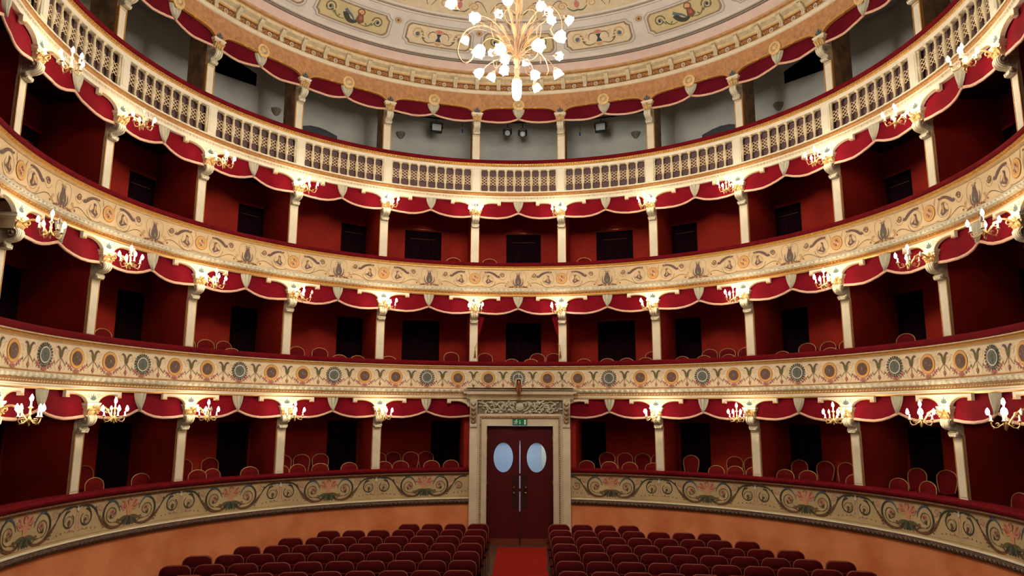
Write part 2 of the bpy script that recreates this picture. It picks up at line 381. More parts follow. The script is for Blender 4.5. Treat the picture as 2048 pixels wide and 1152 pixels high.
# gallery back wall: grey plaster, flat between the piers, with a dark roof gap in the third bays out and a sloping soffit
mbg = MB(); RG = 10.25
for b, (a0, a1) in enumerate(BAYS):
    p, q = chord(a0, a1, RG); dv = q-p; k = b-6
    pt = lambda f, z: ((p+dv*f).x, (p+dv*f).y, z)
    if abs(k) == 3:
        g = [(.55, 12.35), (.97, 12.44), (.97, 12.80), (.72, 12.98), (.55, 12.95)]
        if k > 0: g = [(1-x, z) for x, z in g]
        nrm = Vector((p.x+q.x, p.y+q.y, 0)).normalized()*.5
        mbg.add([pt(0, 9.3), pt(1, 9.3), pt(1, 12.3), pt(0, 12.3)], [(0, 1, 2, 3)], 'grey_wall')
        f_ = (lambda x: x) if k < 0 else (lambda x: 1-x)
        for poly in ([(0, 12.3), (.55, 12.3), (.55, 13.5), (0, 13.5)], [(.97, 12.3), (1, 12.3), (1, 13.5), (.97, 13.5)], [(.55, 12.3), (.97, 12.3), (.97, 12.44), (.55, 12.35)], [(.55, 12.95), (.72, 12.98), (.97, 12.80), (.97, 13.5), (.55, 13.5)]):
            mbg.add([pt(f_(x), z) for x, z in poly], [tuple(range(len(poly)))], 'grey_wall')
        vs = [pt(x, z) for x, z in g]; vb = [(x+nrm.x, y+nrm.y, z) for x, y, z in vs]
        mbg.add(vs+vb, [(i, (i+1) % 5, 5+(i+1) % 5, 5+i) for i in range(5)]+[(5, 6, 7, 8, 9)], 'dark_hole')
    else:
        mbg.add([pt(0, 9.3), pt(1, 9.3), pt(1, 13.5), pt(0, 13.5)], [(0, 1, 2, 3)], 'grey_wall')
structure(mbg.build('wall_gallery'))
mb = MB(); mb.band([(7.63, 12.45), (8.3, 12.85), (10.6, 13.30)], -END, END, 'grey_wall', step=3); structure(mb.build('ceiling_gallery'))

# ------------------------------------------------------------------ the painted vault
VS = [(7.0, 13.09), (6.05, 13.90)]     # the straight flank of the vault that carries the painted panels
mb = MB()
mb.band([(7.62, 12.86), (7.36, 12.90), (7.32, 12.93), (7.30, 12.96)], -180, 180, ['orange_band', 'orange_band', 'pink_cove'])
mb.band([(7.30, 12.95), (7.29, 13.02), (7.285, 13.10), (7.28, 13.15)], -180, 180, 'pink_cove')
mb.band([(7.28, 13.15), (7.25, 13.175), (7.25, 13.19), (7.22, 13.205), (7.19, 13.215), (7.16, 13.27)], -180, 180, ['groove_dark', 'vault_grey', 'groove_dark', 'vault_grey', 'vault_white'])
mb.band([(7.16, 13.27), (7.14, 13.29), (6.46, 13.91)], -180, 180, ['vault_white', 'vault_white'])
mb.band([(6.46, 13.91), (6.44, 13.91), (6.41, 13.94), (6.38, 13.96), (6.35, 13.97), (6.32, 14.01)], -180, 180, ['frame_brown_relief_shade', 'vault_white', 'frame_brown_relief_shade', 'vault_grey', 'vault_white'])
mb.band([(6.32, 14.01), (5.4, 14.46), (4.3, 14.85), (3.2, 15.2), (1.8, 15.45), (.05, 15.55)], -180, 180, ['panel_ground_light', 'vault_white', 'panel_ground_light', 'vault_white', 'vault_white'], step=3)
pt = Paint(mb, 7, cone=[(7.14, 13.29), (6.46, 13.91)]); SL = math.hypot(.67, .57)
def octagon(hw, h0, h1, c):     # a long panel whose corners are scooped out
    def arc(cx, cz, a): return [(cx+c*cos(a+PI/2*i/5), cz+c*sin(a+PI/2*i/5)) for i in range(6)]
    k = .012
    return [(-hw+c, h0), (hw-c, h0)]+[(hw-c+(c-k)*(i/5)**1.0*1.0+k*i/5, h0+c*(1-math.sqrt(max(0, 1-(i/5)**2)))*.55+c*.45*i/5) for i in range(1, 6)]+[(hw, h1-c)]+[(hw-c*(i/5), h1-c+c*.45*i/5+c*.55*(1-math.sqrt(max(0, 1-(i/5)**2)))) for i in range(1, 6)]+[(-hw+c, h1)]+[(-hw+c-c*(i/5), h1-(c*.45*i/5+c*.55*(1-math.sqrt(max(0, 1-(i/5)**2))))) for i in range(1, 6)]+[(-hw, h0+c)]+[(-hw+c*(i/5), h0+c-(c*.45*i/5+c*.55*(1-math.sqrt(max(0, 1-(i/5)**2))))) for i in range(1, 6)]
PANELS = [0, 18.8, 38.8, 57.6, 76.6, 96]
PANELS = [-p_ for p_ in PANELS[:0:-1]]+PANELS
for j, a in enumerate(PANELS):
    pt.t0 = a; pt.k = 1.0; fig = j % 2 == 1; hw = 1.06 if fig else .98; h0, h1 = (.06, .75)
    pt.wide(octagon(hw, h0, h1, .14), 'vault_grey', 1); pt.wide(octagon(hw-.035, h0+.035, h1-.035, .13), 'vault_white', 2)
    pt.wide(octagon(hw-.07, h0+.06, h1-.06, .12), 'frame_brown_relief_shade', 3); pt.wide(octagon(hw-.12, h0+.10, h1-.10, .11), 'panel_ground' if fig else 'panel_ground_light', 4)
    pt.k = 1.18; zc = (h0+h1)/2/1.18
    if fig:
        pt.curve((-.20, zc+.04), (-.12, zc-.16), (.06, zc-.18), (.14, zc-.02), .13, 'p_darkgreen', 5, .06); pt.curve((-.22, zc+.10), (-.14, zc+.02), (-.02, zc+.04), (.04, zc-.10), .07, 'p_blue', 6, .03)
        pt.poly([(.10, zc+.12), (.20, zc+.10), (.26, zc-.06), (.16, zc-.14), (.06, zc-.06)], 'p_brown', 6); pt.disc(.16, zc+.14, .045, .05, 'p_flesh', 7, 8)
        pt.poly([(.12, zc+.06), (.20, zc+.04), (.20, zc-.04), (.13, zc-.04)], 'p_rose', 8); pt.ring(.14, zc+.14, .09, .08, .025, 'p_brown', 7, 14)
        for d in (-1, 1):
            pt.spiral(d*.56, zc+.02, .13, .02, PI/2*(1+d), d*-1.6, .03, 'p_olive', 5, .015); pt.curve((d*.44, zc-.02), (d*.38, zc-.14), (d*.30, zc-.16), (d*.18, zc-.12), .03, 'p_olive', 5, .015)
            for q in range(4): pt.leaf(d*(.34+.09*q), zc-.12+.03*q, PI/2-d*.7*(q % 2*2-1), .08, .03, 'p_green', 6)
            pt.disc(d*.56, zc+.02, .035, .035, 'p_navy', 6, 8)
    else:
        pt.poly([(-.07, zc-.10), (.07, zc-.10), (.02, zc), (.06, zc+.08), (-.06, zc+.08), (-.02, zc)], 'p_navy', 5); pt.disc(0, zc+.12, .12, .05, 'p_tan', 5); pt.disc(0, zc+.14, .07, .04, 'p_pink', 6, 8)
        pt.poly([(-.10, zc-.12), (.10, zc-.12), (.05, zc-.18), (0, zc-.20), (-.05, zc-.18)], 'p_tan', 5)
        for d in (-1, 1):
            pt.spiral(d*.50, zc+.02, .14, .05, PI/2*(1+d), d*-1.2, .028, 'p_tan', 5, .02); pt.disc(d*.50, zc+.01, .05, .05, 'p_blue', 6, 9)
            pt.curve((d*.38, zc-.04), (d*.30, zc-.20), (d*.20, zc-.16), (d*.08, zc-.12), .03, 'p_brown', 5, .015)
            pt.curve((d*.08, zc+.10), (d*.20, zc+.16), (d*.28, zc+.02), (d*.22, zc-.04), .025, 'p_mauve', 5, .012); pt.spiral(d*.25, zc+.07, .06, .015, 0, 1.2*d, .015, 'p_tan', 5)
            for q in range(3): pt.leaf(d*(.30+.04*q), zc-.08+.07*q, PI/2-d*1.1, .07, .025, 'p_olive', 6)
pt.k = 1.3
for j in range(len(PANELS)-1):     # small roundels between the panels, high up
    pt.t0 = (PANELS[j]+PANELS[j+1])/2; pt.disc(0, .50, .11, .085, 'vault_grey', 1, 20); pt.disc(0, .50, .10, .078, 'vault_white', 2, 20); pt.disc(0, .50, .075, .058, 'frame_brown_relief_shade', 3, 16); pt.disc(0, .50, .06, .046, 'p_tan', 4, 14); pt.disc(0, .50, .03, .025, 'p_brown', 5, 8)
pt = Paint(mb, 7, cone=[(6.32, 14.01), (5.4, 14.46)])      # painted scrolls of the inner ring
for j in range(24):
    pt.t0 = j*15
    for d in (-1, 1):
        pt.spiral(d*.38, .30, .13, .03, PI/2*(1+d), d*-1.4, .04, 'p_tan', 1, .02); pt.curve((0, .16), (d*.15, .08), (d*.2, .2), (d*.26, .26), .05, 'p_green', 1, .02); pt.curve((d*.38, .44), (d*.5, .55), (d*.62, .4), (d*.72, .16), .03, 'p_mauve', 1, .015)
    pt.disc(0, .32, .07, .11, 'p_pink' if j % 2 else 'p_blue', 2, 10); pt.disc(0, .48, .05, .05, 'p_rose', 2, 8)
structure(mb.build('ceiling'))

# ------------------------------------------------------------------ cornice of corbels under the vault (one continuous cornice with countable corbels)
cor = empty('corbel_cornice', (0, 0, 12.4)); tag(cor, 'gilded corbel cornice running round the hall under the painted vault', 'cornice', kind='thing')
def zb(prof, dz=-12.4): return [(r, z+dz) for r, z in prof]
mb = MB()
mb.band(zb([(7.62, 12.36), (7.54, 12.385), (7.50, 12.42), (7.49, 12.45), (7.54, 12.47), (7.60, 12.49)]), -END, END, ['cream', 'cream', 'cream_aged', 'gold_edge', 'gilt_worn'])
mb.band(zb([(7.60, 12.49), (7.60, 12.66)]), -END, END, 'brown_mould')
mb.band(zb([(7.58, 12.66), (7.56, 12.69), (7.56, 12.75)]), -END, END, ['gold_edge', 'cream_aged'])
mb.band(zb([(7.56, 12.75), (7.44, 12.79), (7.42, 12.86), (7.40, 12.875)]), -END, END, ['cream_aged', 'cream_aged', 'gold_edge'])
mb.build('moulding', cor)
mb = MB(); pt = Paint(mb, 7.60)
CB = [(.3+4.70*k) for k in range(-25, 26)]; rproto = None
for a in CB:      # relief between the corbels: rosette and leaves
    if abs(a) > 116: continue
    if rproto:
        c = rproto.copy(); COL.objects.link(c); c.rotation_euler[2] = -rad(a-CB0); continue
    CB0 = a; mb = MB(); pt = Paint(mb, 7.60); pt.t0 = a+2.35; pt.z0 = .175
    pt.disc(0, 0, .062, .062, 'cream_aged', 3, 12); pt.disc(0, 0, .030, .030, 'p_brown', 4, 8); pt.disc(0, 0, .014, .014, 'cream', 5, 6)
    for d in (-1, 1):
        pt.spiral(d*.13, 0, .05, .015, PI/2*(1-d), d*1.1, .022, 'gold_edge', 2, .012); pt.leaf(d*.19, -.04, PI/2-d*.5, .09, .03, 'gold_edge', 2)
    rproto = mb.build('rosette_relief', cor)
proto = None
for a in CB:
    if abs(a) > 119: continue
    if proto is None:
        mb = MB(); pr = [(0, .00), (-.02, .02), (-.05, .03), (-.06, .07), (-.04, .11), (-.07, .17), (-.13, .21), (-.17, .25), (-.17, .30), (0, .30)]
        mb.extx([(y, z) for y, z in pr], -.055, .055, 'cream_aged', True)
        for x in (-.035, .035): mb.tube([(x, y-.006, z) for y, z in pr[1:-1]], .010, 'cream', 5)
        mb.box(-.075, .075, -.19, 0, .30, .325, 'cream_aged')
        proto = mb.build('corbel', cor, at(a, 7.60, .095), -rad(a)); continue
    c = proto.copy(); COL.objects.link(c); c.location = at(a, 7.60, .095); c.rotation_euler[2] = -rad(a)

# ------------------------------------------------------------------ ochre fascia with scalloped lower edge over the gallery, rosettes at the middle of each bay
fas = empty('scalloped_fascia', (0, 0, 12.0)); tag(fas, 'ochre painted fascia with scalloped gilt edge above the top gallery', 'fascia', kind='thing')
def scallop(f):      # f 0..1 across half a bay from column to rosette: height of the lower edge
    pts = [(0, 11.78), (.055, 11.78), (.10, 11.85), (.19, 11.93), (.32, 11.97), (.50, 11.985), (.62, 11.995), (.80, 11.99), (.92, 12.0), (1, 12.0)]
    for (x0, y0), (x1, y1) in zip(pts, pts[1:]):
        if f <= x1: return y0+(y1-y0)*(f-x0)/(x1-x0)
    return 12.0
mb = MB(); vt, vb = [], []; pt = Paint(mb, 7.58)
for b, (a0, a1) in enumerate(BAYS):
    n = 28
    vs = []
    for i in range(n+1):
        a = a0+(a1-a0)*i/n; f = min(i, n-i)/(n/2); ze = scallop(f)-12
        for r, z in ((7.58, .40), (7.58, ze), (7.56, ze+.004), (7.56, ze-.022), (7.64, ze-.022)): vs.append(at(a, r, z))
    fs = lambda j: [(i*5+j, i*5+j+1, (i+1)*5+j+1, (i+1)*5+j) for i in range(n)]
    mb.add(vs, fs(0), 'fascia_ochre'); mb.add(vs, fs(1)+fs(2)+fs(3), 'gold_edge')
    for f in (.30, .70):      # little gilt drops on the edge
        a = a0+(a1-a0)*f; pt.t0 = a; pt.z0 = 0; pt.poly([(-.045, -.05), (.045, -.05), (.045, .01), (-.045, .01)], 'gold_edge', 7)
    am = (a0+a1)/2
    for f in (.08, .14, .2, .26, .33, .4, .6, .67, .74, .8, .86, .92):     # faded painted leaves
        pt.t0 = a0+(a1-a0)*f; zz = .10+.05*sin(f*60)
        g_ = random.uniform(0, 6.28); pt.leaf(-.03, zz, g_, .07, .022, 'p_fadedbrown', 1); pt.leaf(.03, zz+.03, g_+random.uniform(1.5, 4), .06, .02, 'p_fadedbrown', 1); pt.leaf(.07, zz-.02, g_+random.uniform(1, 5), .05, .02, 'p_fadedbrown', 1); pt.disc(random.uniform(-.05, .05), zz-.03, .012, .012, 'p_mauve', 1, 6)
for c in COLS:
    pt.t0 = c; pt.z0 = -.2
    for q in range(5): pt.leaf(0, .02, PI/2+(q-2)*.5, .15-.02*abs(q-2), .045, 'p_darkgreen' if q % 2 == 0 else 'p_blue', 3)
mb.build('fascia_board', fas)
proto = None
for b in range(1, 12):
    a = (BAYS[b][0]+BAYS[b][1])/2
    if proto is None:
        mb = MB(); T = Matrix.Rotation(PI/2, 4, 'X')
        mb.lathe([(.17, 0), (.17, .02), (.15, .035), (.13, .02), (.11, .04), (.06, .03), (.05, .05), (.02, .06), (.001, .06)], 'rosette_gold', n=18, mtx=T)
        for q in range(10):
            g = 2*PI*q/10; mb.lathe([(.02, 0), (.026, .02), (.001, .045)], 'cream_aged', (.085*cos(g), -.03, .085*sin(g)), n=6, mtx=T)
        proto = mb.build('rosette', fas, at(a, 7.57, .06), -rad(a)); continue
    c = proto.copy(); COL.objects.link(c); c.location = at(a, 7.57, .06); c.rotation_euler[2] = -rad(a)

# ================================================================== THE BALCONY FRONTS
def bumps(mb, r, z, pitch, ru, rz, dep, m, a=-END, b=END, n=6, rot=0.0, skew=0.0):
    da = pitch/r*180/PI; k = int((b-a)/da)
    for i in range(k):
        t0 = a+(i+.5)*da; vs = [at(t0+(skew*0), r-dep, z)]
        for q in range(n):
            g = 2*PI*q/n+rot; u = ru*cos(g); zz = rz*sin(g); u += skew*zz
            vs.append(at(t0+math.degrees(u/r), r, z+zz))
        mb.add(vs, [(0, 1+q, 1+(q+1) % n) for q in range(n)], m)
def parapet(name, label, z, a=-END, b=END):
    o = empty(name, (0, 0, z)); tag(o, label, 'balcony front', kind='thing'); return o
ROUND_R = [(7.88, 0), (7.60, 0), (7.565, -.012), (7.55, -.04), (7.555, -.08), (7.58, -.105)]
def velvet_rail(par, z, z0, h, a=-END, b=END):
    mb = MB(); k = h/.105
    mb.band([(r, z+d*k) for r, d in ROUND_R]+[(7.88, z+ROUND_R[-1][1]*k)], a, b, 'velvet', close=True)
    o = mb.build('velvet_rail', par, (0, 0, -z0)); return o
def column_at_bay():
    for b, (a0, a1) in enumerate(BAYS): yield b, a0, a1, (a0+a1)/2

# ---- second tier front: portrait medallions, wreaths, garlands
z0 = 3.735
pc = parapet('medallion_balcony_front', 'peach balcony front painted with round medallions, wreaths and rose garlands', z0)
velvet_rail(pc, 4.735, z0, .125)
mb = MB()
mb.band([(7.58, 4.615), (7.575, 4.59), (7.60, 4.575), (7.59, 4.555), (7.63, 4.535), (7.655, 4.53)], -END, END, ['cream_aged', 'gilt_worn', 'gold', 'gold_edge', 'cream_aged'])
bumps(mb, 7.578, 4.590, .075, .028, .012, .018, 'gold')
mb.build('upper_moulding', pc, (0, 0, -z0))
mb = MB(); mb.band([(7.655, 4.53), (7.655, 4.03)], -END, END, 'frieze_peach', step=1.0)
pt = Paint(mb, 7.655)
def medallion(pt, core='p_core'):
    pt.disc(0, 0, .172, .172, 'p_ringedge', 1, 26); pt.disc(0, 0, .165, .165, 'p_ring', 2, 26); pt.disc(0, 0, .118, .118, 'p_ringedge', 3, 22); pt.disc(0, 0, .112, .112, core, 4, 22)
    e = random.uniform(-1, 1); pt.poly([(-.02, -.05), (.03, -.05), (.035+.02*e, .01), (.01*e, .05), (-.03, .02)], 'p_mauve', 5); pt.disc(.02*e, .02, .014, .018, 'p_line', 6, 6); pt.leaf(-.03*e, -.03, 1.2+e, .06, .014, 'p_line', 6)
def wreath(pt):
    for i in range(22):
        g = 2*PI*i/22; pt.leaf(.138*cos(g), .138*sin(g), g+PI/2+.5, .075, .048, 'p_darkgreen' if i % 2 else 'p_olive', 2); pt.leaf(.148*cos(g), .148*sin(g), g+.2, .045, .04, 'p_blue' if i % 3 == 0 else 'p_darkgreen', 3)
    pt.disc(0, 0, .128, .128, 'p_white', 4, 22); pt.disc(0, 0, .108, .108, 'p_coregrey', 5, 20)
    pt.poly([(-.015, -.055), (.02, -.055), (.03, .01), (.005, .055), (-.03, .01)], 'p_green', 6)
def garland(pt):
    for u, z, r in ((0, -.202, .044), (-.045, -.197, .024), (.045, -.197, .028), (-.105, -.175, .022), (.105, -.175, .022), (-.15, -.145, .038), (.15, -.145, .038), (-.19, -.115, .024), (.19, -.115, .024), (-.235, -.085, .016), (.235, -.085, .016)):
        pt.flower(u, z, r, 'p_pink' if r > .02 else 'p_mauve', 'p_rose', 2)
        pt.leaf(u, z-.01, -PI/2-.7, r*1.7, .014, 'p_olive', 1); pt.leaf(u, z-.01, -PI/2+.8, r*1.6, .014, 'p_brown', 1)
    for d in (-1, 1):
        pt.curve((d*.17, .10), (d*.26, .16), (d*.20, .0), (d*.28, .03), .010, 'p_faint', 1); pt.curve((d*.20, -.02), (d*.30, -.05), (d*.22, -.16), (d*.30, -.21), .008, 'p_faint', 1)
def thyrsus(pt):
    for d in (-1, 1):
        pt.curve((0, -.005), (d*.025, .07), (d*.04, .16), (d*.10, .155), .068, 'p_olive', 2, .020); pt.curve((d*.05, .12), (d*.07, .16), (d*.11, .16), (d*.12, .125), .040, 'p_mauve', 3, .010)
        pt.stroke([(0, -.01), (d*.06, -.07), (d*.125, -.135)], .011, 'p_brown', 2); pt.curve((0, 0), (d*.08, .02), (d*.06, .10), (d*.13, .09), .008, 'p_faint', 1)
    pt.poly([(-.03, .05), (0, .01), (.03, .05), (.012, .09), (-.012, .09)], 'p_tan', 2)
    pt.stroke([(0, -.01), (0, -.20)], .010, 'p_brown', 2)
    pt.flower(0, -.165, .038, 'p_rose', 'p_tan', 3); pt.leaf(0, -.13, -PI/2-.5, .07, .02, 'p_brown', 2); pt.leaf(0, -.13, -PI/2+.5, .07, .02, 'p_darkgreen', 2); pt.poly([(-.018, -.19), (.018, -.19), (0, -.232)], 'p_brown', 3)
for b, a0, a1, am in column_at_bay():
    w_ = a1-a0; pt.z0 = 4.292; pt.k = 1.08
    for f in (1/6, 1/2, 5/6):
        pt.t0 = a0+w_*f
        wreath(pt) if f == 1/2 else medallion(pt)
        garland(pt)
    for f in (0, 1/3, 2/3): pt.t0 = a0+w_*f; thyrsus(pt)
mb.build('painted_frieze', pc, (0, 0, -z0))
mb = MB()
mb.band([(7.655, 4.03), (7.63, 4.025), (7.62, 4.005), (7.60, 4.0)], -END, END, ['gold_edge', 'gilt_worn', 'gold_edge'])
mb.band([(7.60, 4.0), (7.59, 3.97), (7.60, 3.93), (7.64, 3.905)], -END, END, 'stone_relief')
bumps(mb, 7.605, 3.955, .155, .062, .046, .035, 'cream', n=8)
mb.band([(7.64, 3.905), (7.62, 3.90), (7.62, 3.89), (7.64, 3.87), (7.63, 3.84), (7.61, 3.825)], -END, END, ['cream_aged', 'gilt_worn', 'gilt_worn', 'gilt_worn', 'gold_edge'])
bumps(mb, 7.635, 3.858, .078, .034, .022, .022, 'cream_aged', n=5, skew=.8)
mb.band([(7.61, 3.825), (7.59, 3.82), (7.59, 3.795), (7.60, 3.79), (7.60, 3.765), (7.61, 3.735), (7.72, 3.735)], -END, END, ['gold', 'cream', 'gold_edge', 'cream', 'gold_edge', 'cream_aged'])
mb.build('lower_moulding', pc, (0, 0, -z0))

# ---- third tier front: lotus buds and gold discs among scrolls
z0 = 6.51
pb = parapet('lotus_balcony_front', 'tan balcony front painted with lotus buds, gold discs and scrolls', z0)
velvet_rail(pb, 7.455, z0, .105)
mb = MB()
mb.band([(7.58, 7.35), (7.57, 7.33), (7.58, 7.31), (7.60, 7.30), (7.60, 7.275), (7.64, 7.26), (7.655, 7.255)], -END, END, ['gold_edge', 'gold', 'gold', 'gold_edge', 'cream_aged', 'gold_edge'])
bumps(mb, 7.573, 7.325, .06, .024, .014, .018, 'gold')
mb.build('upper_moulding', pb, (0, 0, -z0))
mb = MB(); mb.band([(7.655, 7.255), (7.655, 6.765)], -END, END, 'frieze_tan', step=1.0)
pt = Paint(mb, 7.655)
def lotus(pt):
    pt.poly([(0, -.155), (.045, -.135), (.068, -.08), (.06, -.02), (.035, .04), (.03, .10), (.0, .05), (-.03, .10), (-.035, .04), (-.06, -.02), (-.068, -.08), (-.045, -.135)], 'p_mauve', 3)
    pt.poly([(0, -.135), (.028, -.11), (.032, -.07), (.0, -.01), (-.032, -.07), (-.028, -.11)], 'p_green', 4); pt.poly([(0, -.115), (.010, -.09), (0, -.06), (-.010, -.09)], 'p_tan', 5)
    for d in (-1, 1):
        pt.curve((d*.02, -.165), (d*.10, -.15), (d*.12, -.06), (d*.095, .0), .034, 'p_mauve', 2, .008)
        pt.curve((d*.005, .05), (d*.01, .12), (d*.05, .13), (d*.06, .10), .012, 'p_mauve', 2, .006)
        pt.curve((0, .10), (d*.04, .20), (d*.19, .18), (d*.17, .02), .006, 'p_line', 1); pt.curve((d*.17, .02), (d*.16, -.06), (d*.1, -.12), (d*.12, -.16), .006, 'p_line', 1)
        for q in range(4): pt.leaf(d*.02*q, -.165, -PI/2+d*(.25+.36*q), .11+.02*q, .045, 'p_brown' if q % 2 else 'p_tan', 2)
        pt.curve((d*.10, -.17), (d*.2, -.20), (d*.22, -.12), (d*.30, -.10), .026, 'p_tan', 2, .010); pt.spiral(d*.205, -.085, .035, .008, -PI/2, d*1.0, .014, 'p_tan', 2)
        pt.curve((d*.24, -.12), (d*.42, -.02), (d*.50, -.20), (d*.72, -.215), .012, 'p_olive', 1, .008); pt.disc(d*.27, -.155, .016, .016, 'p_brown', 2, 7)
def side_scrolls(pt, half):
    for d in (-1, 1):
        pt.spiral(d*.36, .09, .055, .010, PI, d*1.6, .016, 'p_brown', 2, .016); pt.curve((d*.43, .06), (d*.41, -.04), (d*.30, -.03), (d*.27, .06), .007, 'p_line', 1)
        m = half-.31
        pt.curve((d*(m-.25), .07), (d*(m-.19), .0), (d*(m-.15), .17), (d*(m+.07), .155), .052, 'p_mauve', 3, .016); pt.disc(d*(m+.075), .155, .018, .018, 'p_brown', 4, 7)
        pt.curve((d*(m-.21), .06), (d*(m-.15), .15), (d*(m-.05), .17), (d*.0+d*(m+.04), .175), .022, 'p_brown', 3, .008)
        pt.poly([(d*(m-.02), .09), (d*(m+.03), .07), (d*(m+.03), .0), (d*(m+.07), -.06), (d*(m+.03), -.11), (d*(m-.04), -.08), (d*(m-.10), -.05), (d*(m-.05), -.03), (d*(m-.01), .02)], 'p_mauve', 3)
        pt.poly([(d*(m-.01), .06), (d*(m+.02), .04), (d*(m+.01), -.02), (d*(m+.03), -.07), (d*(m-.02), -.06)], 'p_tan', 4)
        pt.spiral(d*(m+.0), -.01, .155, .10, PI/2, -d*.85, .008, 'p_line', 1); pt.spiral(d*(m+.0), -.015, .125, .09, PI, d*.45, .007, 'p_line', 1)
        pt.curve((d*(m-.16), -.05), (d*(m-.14), -.18), (d*m, -.22), (d*(m+.16), -.16), .014, 'p_line', 1, .010)
def gold_disc(pt):
    pt.disc(0, 0, .138, .138, 'p_ringedge', 2, 24); pt.disc(0, 0, .130, .130, 'p_ring', 3, 24); pt.ring(0, 0, .090, .090, .02, 'p_tan', 4, 18)
    for i in range(6): g = PI/3*i+.4; pt.flower(.045*cos(g), .045*sin(g), .026, ('p_pink', 'p_mauve', 'p_white')[i % 3], 'p_rose', 5)
    for d in (-1, 1): pt.curve((d*.14, .09), (d*.10, .14), (d*.17, .15), (d*.15, .20), .022, 'p_tan', 2, .010)
    pt.curve((-.2, -.17), (-.1, -.2), (.1, -.2), (.2, -.17), .010, 'p_line', 1)
for b, a0, a1, am in column_at_bay():
    half = rad(a1-a0)/2*7.655; pt.z0 = 7.02; pt.t0 = am; pt.k = 1.28; lotus(pt); pt.k = 1.22; pt.z0 = 7.00; side_scrolls(pt, half/1.22); pt.k = 1.0
pt.k = 1.12; pt.z0 = 7.01
for c in COLS: pt.t0 = c; gold_disc(pt)
pt.k = 1
mb.build('painted_frieze', pb, (0, 0, -z0))
mb = MB()
mb.band([(7.655, 6.765), (7.63, 6.76), (7.62, 6.745), (7.60, 6.74)], -END, END, ['cream_aged', 'cream_aged', 'cream'])
mb.band([(7.60, 6.74), (7.585, 6.71), (7.59, 6.66), (7.63, 6.635)], -END, END, 'stone_relief')
bumps(mb, 7.60, 6.69, .116, .046, .040, .026, 'cream', n=4, rot=PI/4)
bumps(mb, 7.60, 6.69, .116, .014, .014, .034, 'grey_relief', a=-END+.435, n=5)
mb.band([(7.63, 6.635), (7.62, 6.625), (7.64, 6.60), (7.63, 6.575), (7.61, 6.565)], -END, END, ['gold_edge', 'gilt_worn', 'gilt_worn', 'gold_edge'])
bumps(mb, 7.635, 6.60, .09, .036, .024, .028, 'gold', n=5)
mb.band([(7.61, 6.565), (7.59, 6.56), (7.59, 6.54), (7.60, 6.535), (7.61, 6.51), (7.72, 6.51)], -END, END, ['gold', 'gold_edge', 'cream', 'gold_edge', 'cream_aged'])
mb.build('lower_moulding', pb, (0, 0, -z0))

# ---- gallery front: balustrade
z0 = 9.205
pa = parapet('gallery_balustrade', 'cream balustrade with lattice infill fronting the top gallery', z0); pa['category'] = 'balustrade'
velvet_rail(pa, 10.42, z0, .115)
mb = MB(); mb.band([(7.58, 10.31), (7.56, 10.29), (7.57, 10.25), (7.60, 10.22)], -END, END, 'gold'); bumps(mb, 7.565, 10.268, .07, .034, .028, .014, 'gilt_worn', n=5, skew=.6)
mb.build('gilt_band', pa, (0, 0, -z0))
mb = MB(); mb.band([(7.60, 10.22), (7.585, 10.215), (7.585, 10.15), (7.60, 10.135), (7.71, 10.135), (7.71, 10.22)], -END, END, 'cream', close=True)
mb.band([(7.72, 9.46), (7.72, 9.50), (7.60, 9.50), (7.585, 9.49), (7.585, 9.465), (7.60, 9.46)], -END, END, 'cream', close=True)
mb.build('rail', pa, (0, 0, -z0))
mb = MB()
mb.band([(7.60, 9.46), (7.58, 9.45), (7.575, 9.41), (7.60, 9.375), (7.61, 9.37)], -END, END, ['gold_edge', 'gilt_worn', 'gilt_worn', 'gold_edge'])
mb.band([(7.61, 9.37), (7.59, 9.355), (7.60, 9.26), (7.59, 9.255), (7.585, 9.245), (7.59, 9.215), (7.60, 9.205), (7.72, 9.205)], -END, END, 'cream')
bumps(mb, 7.594, 9.305, .088, .030, .040, .022, 'cream_aged', n=6)
bumps(mb, 7.592, 9.305, .088, .008, .036, .004, 'gilt_worn', a=-END+.33, n=4)
mb.build('lower_moulding', pa, (0, 0, -z0))
mb = MB(); mb.band([(7.74, 9.45), (7.74, 10.2)], -END, END, 'backing_brown'); mb.build('backing_panel', pa, (0, 0, -z0))
pedo = balo = None; nb = 0; mstuff = MB()
BAL = [(r_*1.3, z_) for r_, z_ in [(.030, 0), (.030, .03), (.022, .035), (.019, .06), (.024, .08), (.016, .09), (.021, .14), (.031, .22), (.036, .27), (.032, .285), (.041, .295), (.043, .31), (.034, .325), (.036, .335), (.034, .37), (.024, .45), (.017, .52), (.024, .55), (.017, .56), (.022, .59), (.033, .60), (.033, .635)]]
for c in COLS:
    if pedo is None:
        mb = MB(); mb.cbox(-.115, .115, 0, .13, 0, .64, 'cream', .012); mb.cbox(-.085, .085, -.012, .01, .06, .58, 'cream', .008)
        for x in (-.125, .125): mb.lathe([(r*.9, z) for r, z in BAL], 'cream_aged', (x, .06, 0), 8)
        pedo = mb.build('pedestal', pa, at(c, 7.59, 9.498-z0), -rad(c)); continue
    k = pedo.copy(); COL.objects.link(k); k.location = at(c, 7.59, 9.498-z0); k.rotation_euler[2] = -rad(c)
